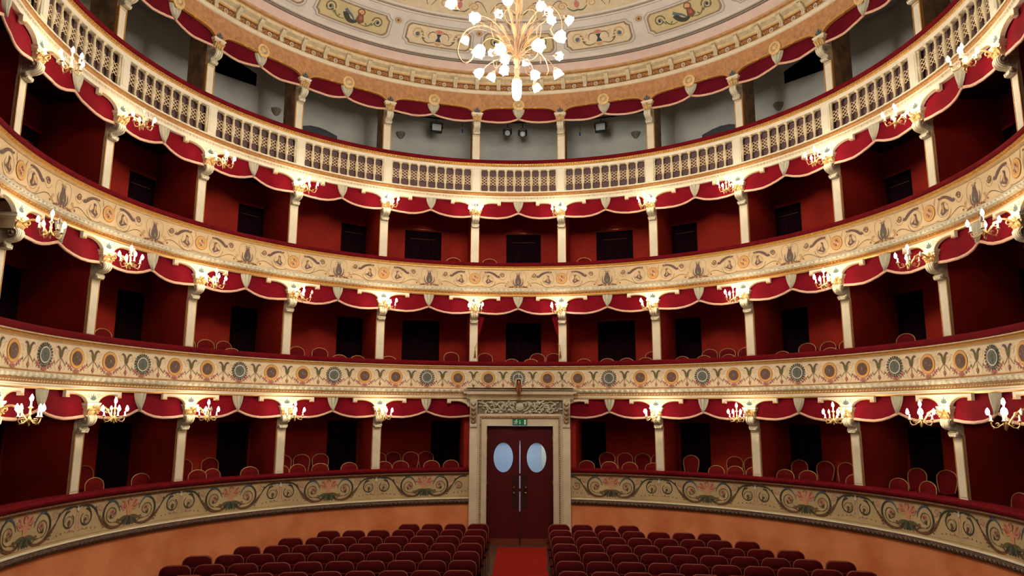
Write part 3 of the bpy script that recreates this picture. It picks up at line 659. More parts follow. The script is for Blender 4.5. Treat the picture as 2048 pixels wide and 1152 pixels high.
for b, a0, a1, am in column_at_bay():
    e = math.degrees(.115/7.6); s0, s1 = a0+e, a1-e; N = 9; cell = (s1-s0)/N
    order = range(1, N) if b < 12 else range(N-1, 0, -1)
    for i in order:
        a = s0+cell*i
        outer = (b == 0 and i <= 2) or (b == 12 and i >= 7)
        if outer: mstuff.lathe(BAL, 'cream_aged', at(a, 7.65, 9.498), 8); continue
        if balo is None:
            mb = MB(); mb.lathe(BAL, 'cream_aged', n=8); mb.box(-.034, .034, -.034, .034, 0, .03, 'cream_aged'); mb.box(-.042, .042, -.042, .042, .605, .64, 'cream_aged')
            balo = mb.build('baluster', pa, at(a, 7.65, 9.498-z0), -rad(a)); continue
        k = balo.copy(); COL.objects.link(k); k.location = at(a, 7.65, 9.498-z0); k.rotation_euler[2] = -rad(a)
    mb = MB(); h = .084
    for i in range(N):
        c0 = s0+cell*i+.28*cell; c1 = s0+cell*(i+1)-.28*cell; c0, c1 = s0+cell*i+.08*cell, s0+cell*(i+1)-.08*cell
        for lev in range(3):
            for ph in (0, 1):
                pts = [at(c0+(c1-c0)*q, 7.655, 9.69+lev*h+h*(e_ if ph else 1-e_)) for q, e_ in ((0, .5), (.25, 1), (.75, 0), (1, .5))]
                mb.tube(pts, .008, 'lattice', 4, False)
    mb.build('lattice_panel', pa, (0, 0, -z0))
mstuff.build('balusters_beyond', pa, (0, 0, -z0))['kind'] = 'stuff'

# ---- lowest front: grotesques among heavy scrolls, left and right of the door
def grot(pt):
    pt.fig(0, -.245, .50)
    for d in (-1, 1):
        pt.curve((d*.10, -.16), (d*.20, -.30), (d*.52, -.28), (d*.60, -.05), .040, 'p_brown', 2, .046); pt.curve((d*.60, -.05), (d*.64, .15), (d*.48, .27), (d*.34, .22), .046, 'p_darkgreen', 2, .026)
        pt.curve((d*.50, .24), (d*.36, .27), (d*.26, .18), (d*.22, .03), .052, 'p_blue', 3, .012)
        pt.spiral(d*.40, .0, .155, .05, -PI/2, d*1.25, .018, 'p_olive', 2, .012); pt.spiral(d*.40, .01, .10, .03, PI, -d*.8, .030, 'p_tan', 1, .02)
        pt.flower(d*.39, .03, .060, 'p_pink', 'p_mauve', 2); pt.leaf(d*.38, -.03, -.8*d, .08, .03, 'p_brown', 4); pt.leaf(d*.43, -.01, -PI/2, .08, .03, 'p_darkgreen', 4)
        pt.spiral(d*.26, -.13, .035, .01, 0, d*1.1, .016, 'p_brown', 3); pt.curve((d*.20, -.20), (d*.26, -.14), (d*.32, -.16), (d*.38, -.15), .026, 'p_brown', 3, .008)
        pt.curve((d*.36, -.245), (d*.55, -.22), (d*.66, -.10), (d*.74, .03), .056, 'p_brown', 3, .020); pt.curve((d*.50, -.20), (d*.60, -.12), (d*.66, -.02), (d*.72, .02), .022, 'p_darkgreen', 4, .008)
        pt.curve((d*.74, .03), (d*.82, .18), (d*.92, .25), (d*1.10, .23), .022, 'p_darkgreen', 3, .036); pt.leaf(d*.77, .09, .9 if d > 0 else PI-.9, .09, .035, 'p_darkgreen', 4); pt.disc(d*.80, .17, .018, .018, 'p_darkgreen', 4, 7)
        pt.spiral(d*.70, .16, .06, .02, 0, d*1.2, .016, 'p_pink', 1, .01); pt.curve((d*.62, .10), (d*.66, .05), (d*.70, .12), (d*.76, .11), .014, 'p_pink', 1)
        for q in range(4): pt.poly([(d*(.78+.10*q)-.016, -.20+.012*q), (d*(.78+.10*q)+.016, -.20+.012*q), (d*(.78+.10*q), -.165+.012*q)], 'p_olive', 1)
        for q in range(5): pt.leaf(d*(.56+.03*q), -.20+.05*q, -.2 if d > 0 else PI+.2, .055, .022, 'p_brown', 4)
def small_pair(pt, sides=(-1, 1)):
    for d in sides:
        pt.spiral(d*.19, .02, .155, .10, PI/2, -d*.9, .030, 'p_darkgreen', 2, .014); pt.spiral(d*.19, .0, .10, .055, PI, d*.9, .014, 'p_olive', 1, .008); pt.flower(d*.19, -.01, .045, 'p_mauve', 'p_brown', 2); pt.leaf(d*.18, -.02, -PI/2-.3, .09, .04, 'p_brown', 3)
        pt.curve((d*.05, -.14), (d*.01, -.05), (d*.04, .08), (d*.02, .18), .012, 'p_pink', 1, .008); pt.curve((d*.04, -.19), (d*.10, -.14), (d*.16, -.18), (d*.22, -.17), .014, 'p_pink', 1)
        pt.curve((d*.02, .22), (d*.10, .26), (d*.22, .24), (d*.30, .14), .028, 'p_darkgreen', 2, .012)
    if len(sides) == 2: pt.poly([(-.035, .19), (0, .24), (.035, .19), (.02, .15), (-.02, .15)], 'p_white', 3)
z0 = 1.04
for sgn, a, b in ((-1, -END, PL), (1, PR, END)):
    pd = parapet('painted_balcony_front', 'olive balcony front with winged figures among dark scrolls, %s of the door' % side(sgn), z0)
    velvet_rail(pd, 1.955, z0, .095, a, b)
    mb = MB(); mb.band([(7.58, 1.86), (7.60, 1.855), (7.59, 1.82), (7.62, 1.80), (7.64, 1.78), (7.655, 1.775)], a, b, ['brown_mould', 'brown_mould', 'brown_mould', 'gilt_worn', 'brown_mould']); bumps(mb, 7.60, 1.832, .08, .026, .010, .010, 'cream_aged', a, b)
    mb.build('upper_moulding', pd, (0, 0, -z0))
    mb = MB(); mb.band([(7.655, 1.78), (7.655, 1.24), (7.648, 1.235), (7.65, 1.20)], a, b, ['frieze_olive', 'p_brown', 'frieze_olive'], step=1.0); pt = Paint(mb, 7.655); pt.z0 = 1.515
    for bb, a0, a1, am in column_at_bay():
        if am*sgn > 5: pt.t0 = am; grot(pt)
    for c in COLS:
        if c*sgn > 12: pt.t0 = c; small_pair(pt)
        elif c*sgn > 0: pt.t0 = c; small_pair(pt, (sgn,)) if False else None
    pt.t0 = sgn*11.6; pt.spiral(0, 0, .10, .07, PI, sgn*.9, .018, 'p_brown', 2, .02); pt.disc(0, 0, .04, .04, 'p_pink', 2, 8)
    mb.build('painted_frieze', pd, (0, 0, -z0))
    mb = MB(); mb.band([(7.65, 1.20), (7.615, 1.195), (7.61, 1.175), (7.63, 1.17), (7.60, 1.15), (7.585, 1.11), (7.60, 1.07), (7.64, 1.045), (7.66, 1.04)], a, b, ['cream', 'cream', 'groove_dark', 'dark_leaf_mould', 'dark_leaf_mould', 'dark_leaf_mould', 'dark_leaf_mould', 'groove_dark'])
    bumps(mb, 7.60, 1.115, .11, .045, .045, .022, 'dark_leaf_mould', a, b, n=5, skew=.7); bumps(mb, 7.598, 1.11, .11, .020, .035, .026, 'grey_relief', a+.4, b, n=4, skew=-.8)
    mb.build('leaf_moulding', pd, (0, 0, -z0))

# ================================================================== COLUMNS
def bracket_mesh(mb, u0=-.695, u1=.695, off=FR):
    R = 7.60; pt_in = lambda u, z, r: (r*sin(u/R), r*cos(u/R)-off, z)
    half = [(.695, 0), (.695, -.115), (.60, -.115), (.60, -.068), (.52, -.062), (.44, -.062), (.36, -.070), (.29, -.088), (.22, -.118), (.17, -.155), (.14, -.20), (.13, -.21)]
    out = [(-u, z) for u, z in half]+[(u, z) for u, z in reversed(half)]
    if u0 > -.6: out = [(u0, -.0), (u0, -.20)]+[(u, z) for u, z in reversed(half) if u > u0]
    if u1 < .6: out = [(-u, z) for u, z in half if -u < u1]+[(u1, -.20), (u1, 0)]
    n = len(out)
    top = 0.0
    # front face as strips down to the outline, back likewise
    low = [p for p in out if not (abs(p[1]) < 1e-9)]
    us = sorted(set([p[0] for p in low]+[-.3, 0, .3])); us = [u for u in us if min(p[0] for p in low) <= u <= max(p[0] for p in low)]
    def zl(u):
        best = None
        for (x0, y0), (x1, y1) in zip(low, low[1:]):
            if abs(x1-x0) > 1e-9 and min(x0, x1)-1e-9 <= u <= max(x0, x1)+1e-9: q = y0+(y1-y0)*(u-x0)/(x1-x0); best = q if best is None else best
        return best if best is not None else -.115
    seg = []
    for (x0, y0), (x1, y1) in zip(low, low[1:]):
        if abs(x1-x0) < 1e-6: seg.append(((x0, y0), (x1, y1), False)); continue
        k = max(1, int(abs(x1-x0)/.1))
        for i in range(k): seg.append(((x0+(x1-x0)*i/k, y0+(y1-y0)*i/k), (x0+(x1-x0)*(i+1)/k, y0+(y1-y0)*(i+1)/k), True))
    for p, q, f in seg:
        if f:
            mb.add([pt_in(p[0], 0, 7.58), pt_in(q[0], 0, 7.58), pt_in(q[0], q[1], 7.58), pt_in(p[0], p[1], 7.58)], [(0, 1, 2, 3)], 'cream')
        mb.add([pt_in(p[0], p[1], 7.572), pt_in(q[0], q[1], 7.572), pt_in(q[0], q[1], 7.64), pt_in(p[0], p[1], 7.64)], [(0, 1, 2, 3)], 'cream')
        # raised gilt edge
        mb.add([pt_in(p[0], p[1], 7.572), pt_in(q[0], q[1], 7.572), pt_in(q[0], q[1]+.016, 7.572), pt_in(p[0], p[1]+.016, 7.572)], [(0, 1, 2, 3)], 'gold_edge')
    for s_ in (u0, u1):
        if abs(s_) > .6: mb.add([pt_in(s_, 0, 7.58), pt_in(s_, -.115, 7.58), pt_in(s_, -.115, 7.64), pt_in(s_, 0, 7.64)], [(0, 1, 2, 3)], 'cream')
def bracket_paint(mb, off=FR, hv=True):
    pt = Paint(mb, 7.58, off)
    if hv:
        pt.z0 = -.13
        for q in range(5): pt.leaf(0, -.03, PI/2+(q-2)*.55, .12-.015*abs(q-2), .036, 'p_green' if q % 2 == 0 else 'p_blue', 1)
        for d in (-1, 1): pt.spiral(d*.12, .055, .035, .01, 0, d*1.1, .010, 'p_tan', 1); pt.curve((d*.05, .02), (d*.10, .0), (d*.16, .05), (d*.24, .06), .010, 'p_faint', 1)
    for d in (-1, 1): pt.z0 = -.09; pt.disc(d*.647, 0, .014, .014, 'gold_edge', 2, 8)
CONS = [(.20, -.735), (.12, -.73), (.095, -.705), (.09, -.675), (.115, -.65), (.13, -.63), (.10, -.615), (.04, -.60), (-.01, -.57), (-.04, -.52), (-.045, -.47), (-.02, -.425), (.02, -.40), (.05, -.385), (.20, -.385)]
def capital_mesh():
    mb = MB()
    mb.box(-.125, .125, .005, .24, -.44, -.30, 'cream_aged')
    mb.cbox(-.175, .175, -.045, .24, -.232, -.205, 'cream', .01); mb.exty([(-.15, -.255), (.15, -.255), (.175, -.232), (-.175, -.232)], -.035, .24, 'cream'); mb.box(-.15, .15, -.02, .24, -.30, -.255, 'cream_aged')
    for i in range(7):
        x = -.105+.035*i; mb.tube([(x, .01, -.42), (x*1.03, -.015, -.36), (x*1.15, -.045, -.31), (x*1.2, -.065, -.325)], [.018, .02, .015, .006], 'rosette_gold', 5)
    for x in (-.06, 0, .06): mb.tube([(x, .0, -.44), (x, -.03, -.39), (x, -.055, -.37), (x, -.06, -.385)], [.022, .024, .016, .006], 'rosette_gold', 5)
    mb.ball((0, -.03, -.275), .022, 'gold', 7, 4)
    return mb
def console_mesh():
    mb = MB(); mb.extx(CONS, -.095, .095, 'stone_relief', True)
    for x in (-.06, 0, .06): mb.tube([(x, y-.006, z) for y, z in CONS[6:14]], .012, 'cream', 5)
    for d in (-1, 1):
        T = Matrix.Rotation(PI/2*d, 4, 'Y')
        mb.lathe([(.072, 0), (.072, .010), (.055, .018), (.045, .008), (.030, .012), (.012, .024), (.001, .024)], 'grey_relief', (d*.095, .04, -.495), 14, mtx=T)
        mb.lathe([(.034, 0), (.034, .010), (.014, .018), (.001, .018)], 'stone_relief', (d*.095, .13, -.67), 10, mtx=T)
    for i in range(4): mb.ball((-.06+.04*i, .105, -.715), .022, 'cream', 6, 4)
    return mb
def shaft_mesh(h):       # from the rail up to the underside of the front above, origin on the rail
    mb = MB()
    mb.box(-.105, .105, .20, .246, -.02, h-.70, 'cream'); mb.box(-.085, .085, .192, .20, .03, h-.74, 'cream')
    for x in (-.112, .100): mb.box(x, x+.012, .190, .205, -.02, h-.70, 'gold_edge')
    mb.box(-.110, .110, .206, .248, -.02, h-.70, 'cream_aged')
    mb.box(-.10, .10, .20, .246, h-.72, h-.2, 'cream_aged'); mb.box(-.10, .10, .05, .246, h-.215, h-.02, 'cream_aged')
    return mb
H = 1.77
pcol = empty('box_column', (0, 0, 0)); used = False
shaft_mesh(H).build('shaft', pcol); capital_mesh().build('capital', pcol, (0, 0, H)); console_mesh().build('console', pcol, (0, 0, H))
mb = MB(); bracket_mesh(mb); bracket_paint(mb); mb.build('arched_bracket', pcol, (0, 0, H))
for t in 'BCD':
    for i, c in enumerate(COLS):
        k = abs(i-5.5)+.5; k = int(k)      # 1..6 outward
        if t == 'D' and k == 1: continue
        o = put(pcol, used, c, FR, Z_TOP[t]-H); used = True
        n = k-1 if t == 'D' else k
        where = 'of the door' if t == 'D' else 'of the central box'
        tag(o, 'cream box column with gilt console, %s, %s to the %s %s' % (TIER[t], ORD[n-1], side(c), where), 'column', 'columns between the boxes', 'thing')
# half brackets beside the portal
for sgn in (-1, 1):
    mb = MB(); bracket_mesh(mb, .10 if sgn > 0 else -.695, .695 if sgn > 0 else -.10); bracket_paint(mb, hv=False)
    o = mb.build('arched_bracket', None, at(sgn*8.955, FR, Z_TOP['D']), -rad(sgn*8.955))
    tag(o, 'cream half bracket with gilt edge touching the door surround, %s side' % side(sgn), 'bracket', 'half brackets by the door surround', 'thing')
# gallery piers
pp = empty('gallery_pier', (0, 0, 0)); used = False
mb = MB(); mb.box(-.10, .10, .22, .26, -.02, .80, 'cream'); mb.box(-.08, .08, .212, .22, .03, .76, 'cream')
for x in (-.112, .094): mb.box(x, x+.018, .205, .27, -.02, .80, 'gold_edge')
mb.build('shaft', pp)
mb = MB(); mb.box(-.11, .11, .262, .85, -.1, 2.35, 'pier_side'); mb.build('pier_block', pp)
cm = capital_mesh(); HA = 1.60
cm.v = [(x*.95, y, z) for x, y, z in cm.v]; cm.build('capital', pp, (0, 0, HA)); sm = console_mesh(); sm.v = [(x*.95, y, z*1.0) for x, y, z in sm.v]; sm.build('console', pp, (0, 0, HA-.05))
mb = MB(); mb.box(-.095, .095, .20, .27, .78, HA-.2, 'cream_aged'); mb.build('neck', pp)
for i, c in enumerate(COLS):
    k = int(abs(i-5.5)+.5); o = put(pp, used, c, FR, 10.40); used = True
    tag(o, 'cream gallery pier with gilt capital and brown side, %s to the %s of centre' % (ORD[k-1], side(c)), 'column', 'piers of the top gallery', 'thing')

# ================================================================== VALANCES (drape, fringe, tail)
def low_edge(f, A=False):    # f 0 at the column, 1 mid-bay
    p = [(0, -.425), (.12, -.43), (.30, -.455), (.5, -.465), (.68, -.44), (.82, -.395), (.93, -.34), (1, -.31)]
    if A: p = [(0, -.40), (.12, -.41), (.30, -.435), (.5, -.45), (.68, -.43), (.82, -.395), (.93, -.355), (1, -.33)]
    for (x0, y0), (x1, y1) in zip(p, p[1:]):
        if f <= x1: return y0+(y1-y0)*(f-x0)/(x1-x0)
    return p[-1][1]
def valance(width, t):
    A = t == 'A'; root = empty('valance', (0, 0, 0)); off = FR; n = 90; R = 7.67
    random.seed(int(width*100)); ph = [random.uniform(0, 6) for _ in range(4)]
    def X(a, r, z): return (r*sin(rad(a)), r*cos(rad(a))-off, z)
    mb = MB(); vs = []; K = 7
    for i in range(n+1):
        g = i/n; a = -width/2+width*g; f = 1-abs(2*g-1); lo = low_edge(f, A)
        for j in range(K):
            q = j/(K-1); amp = .010+.012*q
            r = R+amp*(sin(g*19+ph[0]+q*1.6*(1 if g < .5 else -1))*.5+sin(g*43+ph[1]+q)*.10+sin(g*11+ph[2])*.3)-.02*q
            vs.append(X(a, r, lo*q+(0.05 if A and j == 0 else 0)))
    mb.add(vs, [(i*K+j, i*K+j+1, (i+1)*K+j+1, (i+1)*K+j) for i in range(n) for j in range(K-1)], 'valance_dark' if A else 'valance_red', True); mb.build('drape', root)
    mb = MB(); vs = []
    for i in range(n+1):
        g = i/n; a = -width/2+width*g; f = 1-abs(2*g-1); lo = low_edge(f, A); rr = vs and 0
        base = Vector(X(a, R-.03, lo)); r = R-.02+(.022)*(sin(g*19+ph[0]+1.6*(1 if g < .5 else -1))*.5+sin(g*43+ph[1]+1)*.10+sin(g*11+ph[2])*.3)
        vs += [X(a, r-.012, lo+.012), X(a, r-.022, lo-.015), X(a, r-.016+(.004 if i % 2 else -.004), lo-.042), X(a, r+.006, lo-.040)]
    mb.add(vs, [(i*4+j, i*4+j+1, (i+1)*4+j+1, (i+1)*4+j) for i in range(n) for j in range(3)], 'fringe', True); mb.build('fringe', root)
    mb = MB(); vs = []; n2 = 18; K = 9; top = -.06 if A else .0; bot = -.40 if A else -.345; wt = .17 if A else .135
    for i in range(n2+1):
        g = i/n2*2-1
        for j in range(K):
            q = j/(K-1); wd = wt*(1-q**1.7*.93); z = top+(bot-top)*q*(1-.10*abs(g)**2*q)
            d = .035*cos(g*9.5+q*.6)*(1-.4*q)+.05*(1-g*g)
            vs.append(X(math.degrees(g*wd/7.6), R-.045-d*.8, z))
    mb.add(vs, [(i*K+j, i*K+j+1, (i+1)*K+j+1, (i+1)*K+j) for i in range(n2) for j in range(K-1)], 'swag_cream', True)
    if A: mb.v = [(x, y, z) for x, y, z in mb.v]
    mb.build('tail', root); return root
VC = {}
def place_valance(t, a0, a1, z, label):
    key = (round(a1-a0, 1), t == 'A'); am = (a0+a1)/2
    if key not in VC: VC[key] = [valance(a1-a0, t), False]
    o = put(VC[key][0], VC[key][1], am, FR, z); VC[key][1] = True
    tag(o, label, 'valance', 'red valances over the boxes')
for t in 'DCBA':
    for b, (a0, a1) in enumerate(BAYS):
        if t == 'D' and b == 6: continue
        if b in (0, 12) and t != 'B': continue
        if b == 0: a0 = a1-18.65
        if b == 12: a1 = a0+18.65
        k = abs(b-6)
        nm = 'over the central box' if k == 0 else '%s from the middle, %s' % (ORD[k-1], side(b-6))
        place_valance(t, a0, a1, {'D': 3.735, 'C': 6.51, 'B': 9.205, 'A': 12.02}[t], 'red fringed valance with cream tail, %s, %s' % (TIER[t], nm))

# ================================================================== SCONCES
def sconce():
    root = empty('candle_sconce', (0, 0, 0)); hy = -.46
    mb = MB(); T = Matrix.Rotation(PI/2, 4, 'X')
    mb.lathe([(.07, 0), (.07, .02), (.045, .035), (.02, .05), (.001, .05)], 'sconce_gold', n=12, mtx=T); mb.tube([(0, 0, .06), (0, -.04, .12), (0, -.02, .16)], [.03, .02, .006], 'sconce_gold', 6); mb.build('back_plate', root)
    mb = MB(); path = []
    for i in range(17): q = i/16; path.append((0, -.04+(hy+.04)*q, .02+.10*sin(PI*q*1.15)-.14*q**2))
    mb.tube(path, [.017]*9+[.014]*8, 'sconce_gold', 7)
    sp = [(0, -.12+.055*cos(-PI/2+i*.55)*(1-i*.045), .035+.055*sin(-PI/2+i*.55)*(1-i*.045)) for i in range(16)]
    mb.tube(sp, [.014-.0006*i for i in range(16)], 'sconce_gold', 6)
    sp = [(0, -.30+.04*cos(PI/2+i*.6)*(1-i*.05), .02+.04*sin(PI/2+i*.6)*(1-i*.05)) for i in range(12)]
    mb.tube(sp, [.012-.0006*i for i in range(12)], 'sconce_gold', 6); mb.build('main_scroll', root)
    mb = MB(); mb.lathe([(.001, -.20), (.010, -.19), (.016, -.175), (.006, -.16), (.012, -.14), (.030, -.12), (.034, -.10), (.020, -.07), (.012, -.05), (.020, -.02), (.012, 0), (.012, .05), (.030, .065), (.034, .075), (.001, .076)], 'sconce_gold', (0, hy, 0), 9); stem = mb.build('stem', root)
    def cand(parent, x, y, z, tilt=(0, 0)):
        mb = MB(); mb.lathe([(.001, 0), (.028, .004), (.020, .012), (.013, .014), (.0125, .085), (.001, .086)], 'candle', (x, y, z), 7); mb.build('candle', parent)
        mb = MB(); mb.lathe([(.008, 0), (.020, .012), (.027, .034), (.023, .062), (.010, .090), (.001, .104)], 'bulb_on', (x+tilt[0]*.03, y+tilt[1]*.03, z+.085), 7); return mb.build('bulb', parent)
    cand(stem, 0, hy, .075)
    for j in range(4):
        g = PI/4+PI/2*j+.25; cx, cy = cos(g), sin(g); mb = MB(); R0 = .17
        mb.tube([(cx*R0*q, hy+cy*R0*q, -.10+zz) for q, zz in ((.1, .0), (.3, -.02), (.55, -.055), (.8, -.06), (.95, -.035), (1, .0), (1, .015))], .009, 'sconce_gold', 6)
        mb.tube([(cx*R0*(.55+.14*cos(k*.7)*(1-k*.07)), hy+cy*R0*(.55+.14*cos(k*.7)*(1-k*.07)), -.11+.025*sin(k*.7)*(1-k*.07)) for k in range(9)], .006, 'sconce_gold', 5)
        mb.lathe([(.001, -.075), (.009, -.066), (.004, -.055), (.008, -.048), (.001, -.042)], 'sconce_gold', (cx*R0*.85, hy+cy*R0*.85, -.105), 6)
        mb.lathe([(.006, -.005), (.016, .005), (.030, .016), (.034, .022), (.001, .018)], 'sconce_gold', (cx*R0, hy+cy*R0, -.085), 8)
        a = mb.build('arm', root); cand(a, cx*R0, hy+cy*R0, -.065, (cx, cy))
    return root
sc0 = sconce(); used = False
off_mesh = None
def bulbs_of(o): return [g for ch in o.children for g in ch.children if g.name.startswith('bulb')]
bm0 = bulbs_of(sc0)
off = {}
for g in bm0:
    me = g.data.copy(); me.materials.clear(); me.materials.append(MATS['bulb_off']); off[g.data.name] = me
random.seed(21)
for t in 'BCD':
    for i, c in enumerate(COLS):
        k = int(abs(i-5.5)+.5)
        if t == 'D' and k == 1: continue
        o = put(sc0, used, c+random.uniform(-.25, .25), FR, Z_TOP[t]-.37); used = True
        o.rotation_euler[2] += random.uniform(-.12, .12)
        n = k-1 if t == 'D' else k
        tag(o, 'gilt five-candle sconce, lit, %s, on the %s column %s of the %s' % (TIER[t], ORD[n-1], side(c), 'door' if t == 'D' else 'central box'), 'wall lamp', 'gilt sconces on the columns')
lit = [o for o in COL.objects if o.name.startswith('candle_sconce')]
for o in lit:
    n_off = random.choice([0, 0, 1, 1, 2])
    for g in random.sample(bulbs_of(o), n_off): g.data = off[g.data.name]

# ================================================================== THE DOOR AND ITS SURROUND
CX = .06
door = empty('door_1', (CX, 7.5, 0)); door['kind'] = 'structure'
for d in (-1, 1):
    mb = MB(); x0, x1 = (-.865, -.014) if d < 0 else (.014, .865); cx = d*.435; n = 28
    # leaf with an oval opening: ring of quads from the oval out to the rectangle
    def rectp(a, x0=x0, x1=x1, cx=cx):
        c, s = cos(a), sin(a); k = min(((x1-cx) if c > 0 else (cx-x0))/max(abs(c), 1e-6), ((3.035-2.225) if s > 0 else (2.225-.19))/max(abs(s), 1e-6)); return (cx+c*k, 2.225+s*k)
    angs = [2*PI*i/n for i in range(n)]+[math.atan2(zz-2.225, xx-cx) % (2*PI) for xx in (x0, x1) for zz in (3.035, .19)]
    angs = sorted(angs); N = len(angs)
    ov = [(cx+.262*cos(a), 2.225+.385*sin(a)) for a in angs]; rc = [rectp(a) for a in angs]
    vs = [(x, y, z) for y in (-.025, .025) for x, z in ov+rc]; fs = []
    for i in range(N):
        j = (i+1) % N; fs += [(i, j, N+j, N+i), (2*N+i, 3*N+i, 3*N+j, 2*N+j), (i, 2*N+i, 2*N+j, j), (N+i, N+j, 3*N+j, 3*N+i)]
    mb.add(vs, fs, 'door_red'); lf = mb.build('door_leaf', door)
    mb = MB(); T = Matrix.Rotation(PI/2, 4, 'X'); mb.add([(cx+.262*cos(a), y, 2.225+.385*sin(a)) for y in (0,) for a in angs], [tuple(range(N))], 'frosted'); mb.build('oval_window', lf)
    mb = MB()
    for i in range(N):
        j = (i+1) % N; P_ = lambda q, s_, y: (cx+(.262+s_)*cos(angs[q]), y, 2.225+(.385+s_)*sin(angs[q]))
        mb.add([P_(i, -.006, -.03), P_(j, -.006, -.03), P_(j, .010, -.03), P_(i, .010, -.03)], [(0, 1, 2, 3)], 'box_dark')
    mb.build('window_rim', lf)
    xa, xb = (-.195, -.06) if d < 0 else (.06, .20)
    mb = MB(); mb.exty([(xa, .955), (xb, .955), (xb, 1.75), (xb-.02, 1.785), (xa+.02, 1.785), (xa, 1.75)], -.036, -.025, 'push_plate')
    for z in (1.33, 1.47): mb.lathe([(.022, 0), (.022, .03), (.012, .05), (.001, .05)], 'brass', (xb-.045 if d > 0 else xa+.045, -.036, z), 10, mtx=T)
    mb.build('push_plate', lf)
    mb = MB(); mb.box(x0, x1, -.032, .02, .012, .19, 'kick_plate'); mb.build('kick_plate', lf)
    mb = MB()
    for z in (.5, 1.6, 2.75): mb.box(d*.862-.012, d*.862+.012, -.045, -.02, z-.06, z+.06, 'brass')
    mb.build('hinge', lf)
mb = MB(); mb.box(-.018, .018, -.035, -.024, .012, .86, 'push_plate'); mb.box(-.018, .018, -.035, -.024, 2.66, 3.03, 'door_red'); mb.box(-.018, .018, -.035, -.024, 1.76, 1.82, 'door_red'); mb.box(-.018, .018, -.035, -.024, 1.36, 1.44, 'door_red'); mb.build('edge_strip', door)

sur = empty('door_surround', (CX, 7.30, 0)); tag(sur, 'carved cream door surround with consoles and relief frieze round the red doors', 'door surround', kind='thing')
mb = MB()
for d in (-1, 1):
    a, b = sorted((d*1.315, d*1.115)); mb.cbox(a, b, 0, .34, 0, 3.0, 'portal_cream', .008)
    a, b = sorted((d*1.115, d*1.055)); mb.box(a, b, .05, .34, 0, 3.30, 'portal_cream')
    a, b = sorted((d*1.01, d*.865)); mb.box(a, b, .06, .34, 0, 3.045, 'portal_cream'); a, b = sorted((d*.885, d*.865)); mb.box(a, b, .04, .34, 0, 3.045, 'cream_aged')
mb.box(-1.01, 1.01, .06, .34, 3.045, 3.24, 'portal_cream'); mb.box(-1.115, 1.115, .05, .34, 3.30, 3.335, 'portal_cream')
mb.build('architrave', sur)
mb = MB()
for d in (-1, 1):
    a, b = sorted((d*1.055, d*1.01)); mb.box(a, b, .03, .3, 0, 3.29, 'gilt_worn')
    for i in range(66): mb.ball((d*1.032, .03, .05+.0495*i), .018, 'stone_relief', 5, 4)
mb.box(-1.01, 1.01, .03, .3, 3.24, 3.30, 'gilt_worn')
for i in range(41): mb.ball((-1.0+.05*i, .03, 3.27), .018, 'stone_relief', 5, 4)
mb.build('beaded_strip', sur)
mb = MB(); mb.box(-1.10, 1.10, .08, .34, 3.335, 3.72, 'frame_brown_relief_shade'); random.seed(5)  # brown ground paints in the shadows between the carved reliefs
mb.box(-1.10, 1.10, .055, .09, 3.335, 3.352, 'cream_aged'); mb.box(-1.10, 1.10, .055, .09, 3.70, 3.72, 'cream_aged')
for d in (-1, 1):       # interlaced ribbons, instruments and foliage in relief
    for q in range(3):
        x = d*(.20+.30*q)
        mb.tube([(x+.13*cos(g)*d, .065+.01*sin(3*g), 3.53+.13*sin(g)) for g in [PI*2*i/16*.82 for i in range(17)]], [.024-.001*i for i in range(17)], 'stone_relief', 6)
        mb.tube([(x-.16*d, .07, 3.40), (x-.02*d, .055, 3.46), (x+.10*d, .06, 3.60), (x+.2*d, .07, 3.66)], [.012, .022, .020, .008], 'stone_relief', 6)
    for q in range(64):
        x = d*random.uniform(.15, 1.03); z = random.uniform(3.38, 3.67); a = random.uniform(0, 6.28); L = random.uniform(.08, .16)
        mb.tube([(x, .08, z), (x+L*.5*cos(a), .05, z+L*.5*sin(a)*.7), (x+L*cos(a), .075, z+L*sin(a)*.7)], [.012, .032, .006], 'stone_relief', 5)
mb.lathe([(.11, 0), (.11, .02), (.08, .04), (.05, .03), (.03, .05), (.001, .05)], 'stone_relief', (0, .08, 3.53), 16, mtx=Matrix.Rotation(PI/2, 4, 'X'))
mb.build('relief_frieze', sur)
mb = MB()
mb.extx([(.30, 3.73), (.05, 3.73), (.03, 3.75), (.03, 3.79), (-.0, 3.80), (-.02, 3.84), (-.06, 3.86), (-.07, 3.93), (-.10, 3.96), (-.12, 4.0), (-.12, 4.025), (.30, 4.025)], -1.40, 1.40, 'portal_cream')
mb.extx([(.20, 3.88), (-.06, 3.88), (-.07, 3.93), (-.10, 3.96), (-.12, 4.0), (-.12, 4.025), (.20, 4.025)], -1.485, 1.485, 'portal_cream')
mb.box(-1.32, 1.32, .02, .3, 3.715, 3.735, 'cream_aged')
for i in range(70): mb.box(-1.37+.0393*i, -1.37+.0393*i+.022, -.035, .02, 3.805, 3.835, 'gilt_worn')
mb.build('cornice', sur)
